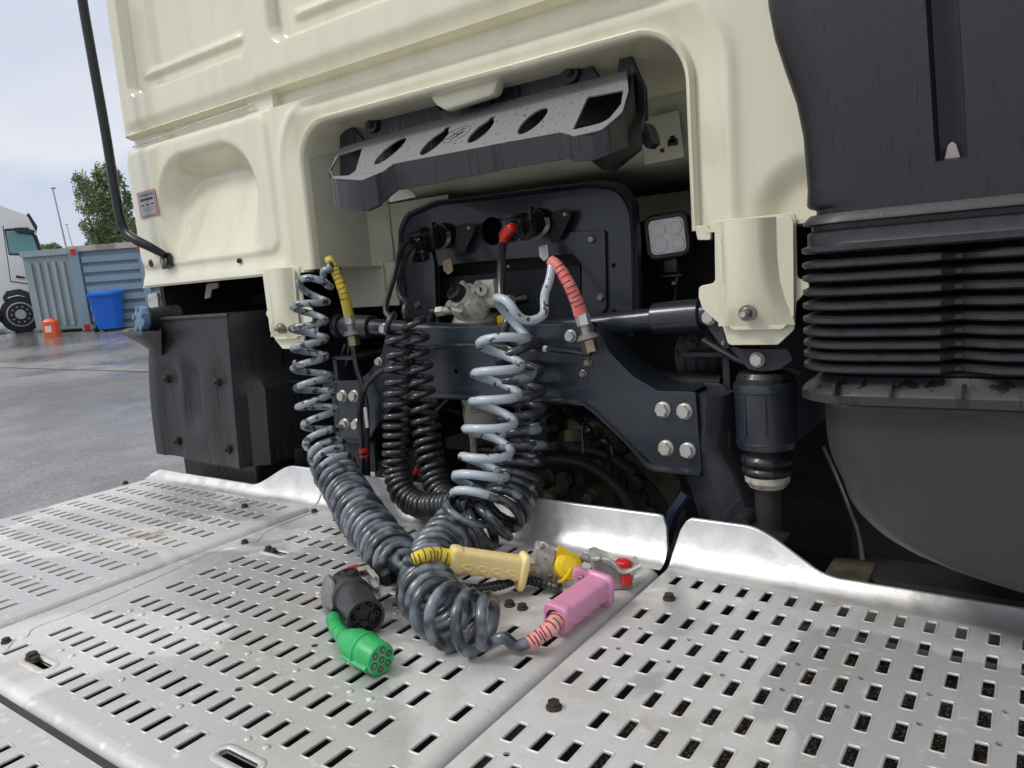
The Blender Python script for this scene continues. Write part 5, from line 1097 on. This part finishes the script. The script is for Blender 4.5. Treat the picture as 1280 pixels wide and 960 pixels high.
o.data.materials.append(M['hose']); o.data.materials.append(M['hose_dark'])
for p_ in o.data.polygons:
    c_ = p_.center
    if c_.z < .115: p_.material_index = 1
sleeve('wall_sleeve', [at(688, 325, 1.175), at(699, 335, 1.175), at(712, 357, 1.175), at(721, 377, 1.18), at(726, 393, 1.185)], .0100, .0132, M['redfade'], h2, 9, .25, .80)
# thick black coil behind, from the red plug
h3 = thing('coiled_cable', 'thick black coiled cable hanging behind the pale hose, plugged in with a red boot', 'coiled cable', at(650, 600, 1.15))
pR = F1+ax1*.06
c3 = [cpY(629, 303, pR.y, .0, .2), cpY(626, 335, 1.25, .0, .2), cpY(628, 375, 1.21, .0, .2), cpY(642, 410, 1.18, .018, .09), cpY(648, 440, 1.165, .038, .05), cpY(650, 480, 1.16, .042, .040), cpY(652, 520, 1.155, .043, .034), cpY(652, 560, 1.14, .043, .030), cpY(646, 595, 1.12, .043, .026),
      cpY(636, 624, 1.085, .042, .023), cpZ(620, 648, .065, .040, .020), cpZ(594, 664, .046, .036, .018), cpZ(568, 676, .038, .034, .0175), cpZ(545, 690, .034, .030, .0175), cpZ(528, 706, .028, .022, .02), cpZ(510, 716, .016, .0, .1), cpZ(480, 722, .012, .0, .2), cpZ(458, 716, .018, .0, .2), cpZ(442, 714, .030, .0, .2)]
o = coil('coil', c3, .0086, M['hose_dark'], h3, phase=.5)
for p_ in o.data.polygons: pass
sleeve('red_boot', [pR-ax1*.03, pR-ax1*.010, at(640, 285, pR.y-.004), at(631.5, 296, pR.y), at(629, 306, pR.y)], .0138, .0100, M['red'], h3)
# the two thin black coils from the left socket
h4 = thing('coiled_cable', 'thin black coiled cable, left one of the pair from the left socket', 'coiled cable', at(497, 600, 1.12))
P_ = F2+ax2*.05
c4 = [(P_.x, P_.y, P_.z, 0, .2), cpY(514, 298, 1.29, .0, .2), cpY(501, 312, 1.26, .0, .2), cpY(493, 345, 1.22, .0, .2), cpY(483, 378, 1.17, .0, .2), cpY(485, 396, 1.14, .006, .1), cpY(496, 408, 1.13, .021, .040), cpY(498, 440, 1.125, .023, .030), cpY(497, 480, 1.12, .024, .026), cpY(496, 520, 1.115, .024, .022), cpY(495, 555, 1.11, .024, .0195), cpY(496, 590, 1.10, .024, .0175), cpY(505, 617, 1.085, .023, .0165), cpY(526, 632, 1.07, .021, .016), cpY(553, 632, 1.05, .021, .016), cpY(578, 630, 1.03, .021, .016), cpY(594, 636, 1.01, .019, .016)]
coil('coil', c4, .0066, M['cable'], h4, per=18)
lathe_b = BM(); lathe(lathe_b, F2+ax2*.01, F2+ax2*.06, [(0, .0165), (.018, .0165), (.020, .012), (.040, .0095)], 20); obj('plug', lathe_b, M['black'], h4)
h5 = thing('coiled_cable', 'thin black coiled cable, right one of the pair from the left socket', 'coiled cable', at(545, 610, 1.13))
P_ = F2+ax2*.04-Z_*.03-X_*.004
c5 = [(P_.x, P_.y, P_.z, 0, .2), cpY(520, 306, 1.30, .0, .2), cpY(508, 318, 1.27, .0, .2), cpY(500, 345, 1.24, .0, .2), cpY(500, 368, 1.20, .0, .2), cpY(510, 384, 1.17, .008, .08), cpY(518, 398, 1.16, .022, .040), cpY(520, 430, 1.155, .024, .032), cpY(524, 470, 1.15, .025, .028), cpY(529, 510, 1.145, .025, .025), cpY(534, 550, 1.14, .025, .021), cpY(541, 590, 1.125, .024, .018), cpY(551, 616, 1.11, .022, .017), cpY(566, 628, 1.085, .020, .017)]
coil('coil', c5, .0066, M['cable'], h5, per=18, phase=2)
lathe_b = BM(); q = F2+V((-.004, 0, -.03)); lathe(lathe_b, q+ax2*.0, q+ax2*.06, [(0, .0155), (.018, .0155), (.020, .012), (.040, .0095)], 20); obj('plug', lathe_b, M['black'], h5)
# tangle of dark turns under the yellow handle and the wrapped cable
h6 = thing('wrapped_cable', 'black spiral-wrapped cable passing behind the front coil towards the metal couplings', 'cable', atZ(600, 735, .01))
pw = smoothpath([list(atZ(x, y, z)) for x, y, z in ((556, 728, .030), (575, 735, .022), (600, 736, .018), (625, 731, .018), (648, 724, .016), (672, 727, .014), (700, 736, .012))], 20); pw = [V(p) for p in pw]
bm = BM(); sweep(bm, pw, [.0078+.0012*(1 if (i//2) % 2 else 0) for i in range(len(pw))], 12); obj('cable', bm, M['cable'], h6, 80)
h7 = thing('cable_loop', 'black cable loop on the plate between black socket and coiled hose', 'cable', atZ(490, 725, .01))
bm = BM(); tube(bm, [atZ(*q_) for q_ in ((447, 712, .028), (470, 708, .022), (492, 714, .02), (508, 728, .02), (512, 745, .018), (505, 757, .014), (500, 748, .014), (502, 735, .02), (512, 722, .028))], .0075, 10); obj('cable', bm, M['cable'], h7)

# ================================================================== COUPLINGS AND PLUGS ON THE WALKWAY
def se_ring(c, a_, b_, w_, h_, n=28, e=4.5):
    out = []
    for k in range(n):
        t = 2*math.pi*k/n; ct, s_ = math.cos(t), math.sin(t); out.append(c+a_*(w_/2*math.copysign(abs(ct)**(2/e), ct))+b_*(h_/2*math.copysign(abs(s_)**(2/e), s_)))
    return out
def handle(parent, P0, P1, m, w_, h_, flange_h, tilt=0., side=1, nwave=4, up=Z_):
    """hand grip: rounded bar with finger waves and a flange at the far end"""
    D = (P1-P0); Ln = D.length; D.normalize(); a_ = up.cross(D).normalized(); b_ = D.cross(a_)
    a2 = a_*math.cos(tilt)+b_*math.sin(tilt); b2 = D.cross(a2); bm = BM(); rg = []
    N_ = 60
    for i in range(N_+1):
        s = i/N_; x = Ln*s; ww = w_; hh = h_; sh_ = 0
        if s < .04: k = .90+.10*math.sqrt(s/.04); ww *= k; hh *= k
        if .0 <= s < .12: hh *= 1.10-.0*s; 
        wave = .0016*math.cos((s-.12)/.76*2*math.pi*nwave) if .10 < s < .88 else 0
        hh += wave; sh_ = -wave/2
        if s > .90: f = sstep(.90, .925, s); hh += (flange_h-h_)*f; ww += .008*f; sh_ = -wave/2-.2*(flange_h-h_)*f
        if s > .98: k = 1-.10*((s-.98)/.02); ww *= k; hh *= k
        rg.append(se_ring(P0+D*x+b2*sh_, a2, b2, ww, hh))
    loft(bm, rg); o = obj('grip', bm, m, parent, 50)
    # finger dents on the viewer's side
    to_cam = (CO-P0.lerp(P1, .5)); sg = 1 if to_cam.dot(a2) > 0 else -1; bm = BM()
    for k in range(nwave):
        c = P0+D*(Ln*(.22+.19*k))+a2*(sg*(w_/2-.0002))-b2*(h_*.14)
        rgs = [ringpts(c+a2*sg*h__, D, b2, r*1.25, r*.62, 16) for r, h__ in ((.0085, .0002), (.0072, .0012), (.006, .0009), (.003, .0004), (.0005, .0002))]; loft(bm, rgs)
    obj('finger_dents', bm, m, o, 70)
    return D, a2, b2, Ln
yh = thing('air_coupling', 'pale yellow hand grip with metal coupling head and bright yellow cap', 'air coupling', atZ(610, 715, 0))
P0 = atZ(562, 698, .078); P1 = atZ(657, 711, .040)
D1, A1, B1, L1 = handle(yh, P0, P1, M['yellow_h'], .030, .038, .060, .0)
sleeve('hose_sleeve', [atZ(516, 700, .091), atZ(530, 695, .094), atZ(545, 694, .088), P0+D1*.01], .0100, .0135, M['yellow'], yh, 8, .1, .8)
O = atZ(690, 732, .0)
vprism('coupling_plate', [(675, 677, .006), (681, 678), (693, 686, .01), (694, 697, .01), (691, 706, .01), (695, 722, .006), (689, 727, .006), (670, 714, .01), (673, 695)], O, .007, M['cast_g'], yh, r=.003, bev=.002)
vprism('coupling_body', [(671, 682, .006), (690, 690), (712, 700), (716, 722, .01), (704, 735, .01), (688, 736, .01), (668, 728, .008), (667, 700)], O+VH*.010, .034, M['cast_g'], yh, r=.004, bev=.003)
for px, py in ((678, 684), (688, 721), (682, 699)): q = atP(px, py, O-VH*.002, VH); bolt(yh, q, .0042 if px != 682 else .0022, -VH, BOLT_D)
bm = BM(); cyl(bm, P1-D1*.002, P1+D1*.022, .010, n=6); obj('hex_nut', bm, M['brass'], yh, 20)
cq = atP(711, 707, O-VH*.004, VH); ax = (-VH*.85+Z_*.45+RH*.25).normalized(); a_, b_, _ = frame(ax)
bm = BM(); lathe(bm, cq-ax*.012, cq+ax*.02, [(-.004, .0225), (.012, .0225), (.014, .0205), (.0150, .0145), (.0175, .0130), (.018, .003)], 30)
vt = [cq-RH*.013+Z_*.034, cq-RH*.020+Z_*.012, cq-RH*.012-Z_*.004, cq+RH*.010+Z_*.014]
loft(bm, [[p+VH*.004 for p in vt], [p+VH*.012 for p in vt]]); sweep(bm, [V(p) for p in smoothpath([list(cq+RH*.004-VH*.010), list(cq-RH*.006-Z_*.014-VH*.012), list(cq-RH*.022-Z_*.026-VH*.008), list(cq-RH*.030-Z_*.022-VH*.004)], 6)], .0032, 8)
obj('yellow_cap', bm, M['yellow_c'], yh, 40)
bm = BM(); lathe(bm, cq-Z_*.036+VH*.014, cq-Z_*.004+VH*.014, [(0, .020), (.004, .022), (.010, .022), (.014, .019)], 24)
for dx, dz in ((.026, .006), (.036, .002)): c_ = cq+RH*dx+Z_*dz+VH*.02; lathe(bm, c_-ax*.01, c_+ax*.01, [(0, .007), (.010, .008), (.014, .006), (.014, .003)], 16)
obj('coupling_base', bm, M['cast_g'], yh, 40)

ph = thing('air_coupling', 'pink hand grip with grey metal coupling head and red seal', 'air coupling', atZ(720, 760, 0))
P0 = atZ(693, 774, .030); P1 = atZ(752, 731, .032)
D2, A2, B2, L2 = handle(ph, P0, P1, M['pink'], .040, .036, .050, .12)
lug = atP(730, 722, P1.lerp(P0, .1), VH)
vprism('strap_lug', [(718, 712, .004), (726, 712), (745, 720), (740, 735), (722, 732, .006), (716, 722, .006)], P1-VH*.002, .016, M['pink'], ph, r=.004, bev=.002)
q = atP(727, 723, P1-VH*.004, VH); bolt(ph, q, .0048, -VH, BOLT_D)
sleeve('hose_sleeve', [atZ(661, 805, .018), atZ(675, 795, .024), atZ(688, 785, .030), P0+D2*.012], .0098, .0118, M['pink_s'], ph, 9, .1, .82)
bm = BM(); lathe(bm, P0-D2*.0006, P0+D2*.01, [(0, .0125), (.0, .0138), (.003, .0138)], 24); obj('bore_ring', bm, M['ink'], ph)
O = atZ(768, 738, .0)
vprism('coupling_body', [(741, 699), (752, 701), (779, 715, .003), (791, 713), (793, 725, .003), (785, 731), (775, 738, .003), (760, 732), (742, 718, .003)], O, .040, M['cast_b'], ph, r=.002, bev=.0015)
bm = BM(); tp_ = [atP(x, y, O-VH*.001, VH) for x, y in ((739, 697), (746, 694), (762, 701), (778, 713), (790, 712), (800, 706))]
tq = [p+VH*.036+Z_*.001 for p in tp_]; lo2 = [p-Z_*.006 for p in tp_]; lq = [p-Z_*.006 for p in tq]
loft(bm, [[p-VH*.005 for p in tp_], tq, lq, [p-VH*.005 for p in lo2], [p-VH*.005 for p in tp_]], closed=False)
for i_ in (0, 5): bm.faces.new([bm.verts.new(p) for p in (tp_[i_]-VH*.005, tq[i_], lq[i_], lo2[i_]-VH*.005)])
bmesh.ops.remove_doubles(bm, verts=bm.verts, dist=1e-5); obj('top_cover', bm, M['cast_g'], ph, 40)
bm = BM(); sweep(bm, [V(p) for p in smoothpath([list(tp_[0]-VH*.005), list(tp_[2]-VH*.008+Z_*.004), list(tp_[3]-VH*.008), list(tp_[5]-VH*.004)], 6)], .0035, 8); obj('cover_ridge', bm, M['cast_g'], ph, 60)
q = tp_[1]-VH*.006; bolt(ph, q+RH*.005-Z_*.004, .0045, -VH, BOLT_D)
q = atP(786, 722, O-VH*.002, VH); bm = BM(); cyl(bm, q-RH*.004-Z_*.012, q-RH*.004+Z_*.008, .0085, n=18, bev=.002); obj('red_seal', bm, M['red'], ph)
q = atP(779, 704, O+VH*.016, VH); bm = BM(); lathe(bm, q-Z_*.006, q+Z_*.01, [(0, .013), (.009, .013), (.0115, .010), (.012, .002)], 22); obj('red_cap', bm, M['red'], ph)
bm = BM(); box(bm, O+VH*.02+V((0, 0, .006)), (.060, .045, .008), .002, Matrix.Rotation(math.atan2(-VH.x, VH.y), 3, 'Z')); obj('base_foot', bm, M['cast_b'], ph)

# black socket with its disc lid
bs = thing('cable_socket', 'black round cable socket lying on the plate with grey disc lid and red boot', 'cable socket', atZ(445, 790, 0))
Pa = atZ(431, 733, .034); Pb = atZ(458, 772, .030); D3 = (Pb-Pa).normalized(); LL = (Pb-Pa).length
bm = BM(); lathe(bm, Pa, Pb, [(-.012, .018), (-.008, .024), (.0, .028), (LL*.30, .029), (LL*.32, .031), (LL*.40, .031), (LL*.42, .0275), (LL*.93, .0262), (LL*.95, .0275), (LL, .0275), (LL, .0235), (LL-.014, .023), (LL-.014, .001)], 36); obj('socket_shell', bm, M['dust'], bs, 35)
a_, b_, _ = frame(D3); bm = BM(); lathe(bm, Pb-D3*.016, Pb, [(0, .018), (.006, .018), (.006, .0095), (.0, .009)], 24, False)
for k in range(6): c_ = Pb+a_*.0165*math.cos(k*1.047)+b_*.0165*math.sin(k*1.047); lathe(bm, c_-D3*.016, c_-D3*.002, [(0, .0042), (.012, .0042), (.012, .0026), (.002, .0024)], 12, False)
obj('contact_insert', bm, M['black'], bs, 40)
q = atZ(413, 744, .030)+Z_*.0; nrm = (RH*-.83-VH*.45+Z_*.18).normalized(); a_, b_, _ = frame(nrm)
bm = BM(); lathe(bm, q, q+nrm*.01, [(0, .030), (.001, .0315), (.005, .0315), (.006, .030), (.006, .0)], 36); obj('disc_lid', bm, M['steel'], bs, 40)
bm = BM(); cyl(bm, q+RH*.002+Z_*.02, Pa+Z_*.02, .005, n=10); box(bm, Pa+Z_*.024+D3*.012, (.020, .018, .012), .002); obj('hinge', bm, M['black'], bs)
q = Pa+Z_*.028+D3*.018+RH*.006; bm = BM(); lathe(bm, q-Z_*.008, q+Z_*.01, [(0, .014), (.010, .0135), (.013, .012), (.013, .008), (.010, .0075), (.010, .001)], 22); obj('top_boss', bm, M['black'], bs)
bm = BM(); q = Pa+RH*.040+D3*.010+Z_*.008
R3 = Matrix.Rotation(math.atan2(D3.y, D3.x), 3, 'Z'); 
for dz, dx in ((.016, 0), (.0, .0), (-.014, 0)): box(bm, q+Z_*dz, (.052, .006, .004), .0012, R3)
box(bm, q+RH*.005, (.050, .003, .034), .001, R3); box(bm, q-RH*.012+Z_*.018-D3*.012, (.014, .030, .003), .001, R3); obj('metal_bracket', bm, M['cast_g'], bs)
bm = BM(); box(bm, q+RH*.022-D3*.022+Z_*.004, (.012, .018, .034), .004, R3); lathe(bm, q+RH*.030-D3*.03, q+RH*.030-D3*.0, [(0, .013), (.02, .014), (.024, .010)], 18); obj('black_clip', bm, M['black'], bs)
sleeve('red_boot', [Pa-D3*.006+Z_*.010, atZ(438, 716, .036), atZ(446, 712.5, .032)], .0125, .0095, M['red'], bs)
bm = BM(); loft(bm, [ringpts(Pa+RH*.0+Z_*-.004, RH, VH, .022, .018, 16), ringpts(V((Pa.x, Pa.y, .002)), RH, VH, .016, .014, 16)]); obj('rest_foot', bm, M['black'], bs)
# green plug
gp = thing('cable_plug', 'bright green seven-hole cable plug lying in front of the black socket', 'cable plug', atZ(462, 840, 0))
Pa = atZ(432, 799, .026); Pb = atZ(477, 824.5, .0225); D4 = (Pb-Pa).normalized(); LL = (Pb-Pa).length
bm = BM(); lathe(bm, Pa, Pb, [(-.006, .0095), (-.003, .0125), (.002, .0150), (.006, .0165), (LL*.30, .0225), (LL*.52, .0232), (LL*.54, .0246), (LL*.58, .0246), (LL*.60, .0222), (LL*.97, .0212), (LL, .0200)], 40)
a_, b_, _ = frame(D4)
for s_ in (0,): box(bm, Pa.lerp(Pb, .62)-Z_*.014-a_*.012*1, (.006, .006, .004), .001)
loft(bm, [[Pa.lerp(Pb, t)-a_*(-sg*.021)+b_*(-.006)+o_ for o_ in (a_*.004*sg, b_*.004, -a_*.003*sg-b_*.002, -b_*.006)] for t, sg in ((.28, -1), (.95, -1))]); obj('plug_shell', bm, M['green'], gp, 40)
ring7 = [(0, 0)]+[(.0125*math.cos(k*1.0472+.3), .0125*math.sin(k*1.0472+.3)) for k in range(6)]
for x, y in ring7:
    c_ = Pb+a_*x+b_*y; bm = BM(); lathe(bm, c_-D4*.004, c_+D4*.001, [(.0, .0001), (.0043, .0043), (.0046, .0043), (.0046, .0034), (.0040, .0032), (.0040, .0001)], 16, False); obj('contact_ring', bm, M['black'], gp)
    bm = BM(); lathe(bm, c_, c_+D4*.001, [(.0, .0030), (.0008, .0030), (.0009, .0022), (.0002, .0020), (.0001, .0001)], 14); obj('contact_pin', bm, M['brass'] if (x, y) != ring7[4] else M['steel'], gp)
pp = [atZ(417, 774, .014), atZ(421, 786, .018), Pa-D4*.004]
sl = sleeve('cable_gland', [pp[0], pp[1], pp[2]], .0105, .0105, M['green'], gp)
bm = BM()
for k in range(5):
    c_ = pp[0].lerp(pp[1], k/4) if k < 4 else pp[1].lerp(pp[2], .4); D5 = (pp[2]-pp[0]).normalized(); lathe(bm, c_-D5*.0012, c_+D5*.002, [(0, .0112), (.0024, .0112)], 20)
obj('gland_rib', bm, M['green'], sl)
bm = BM(); tube(bm, [pp[0]+(pp[1]-pp[0])*.1, atZ(413, 765, .012), atZ(414, 752, .012), atZ(424, 738, .010), atZ(455, 730, .010)], .0065, 10); obj('cable', bm, M['cable'], gp)
print('objects', len(bpy.data.objects), 'tris', sum(len(o.data.polygons)*2 for o in bpy.data.objects if o.type == 'MESH'))
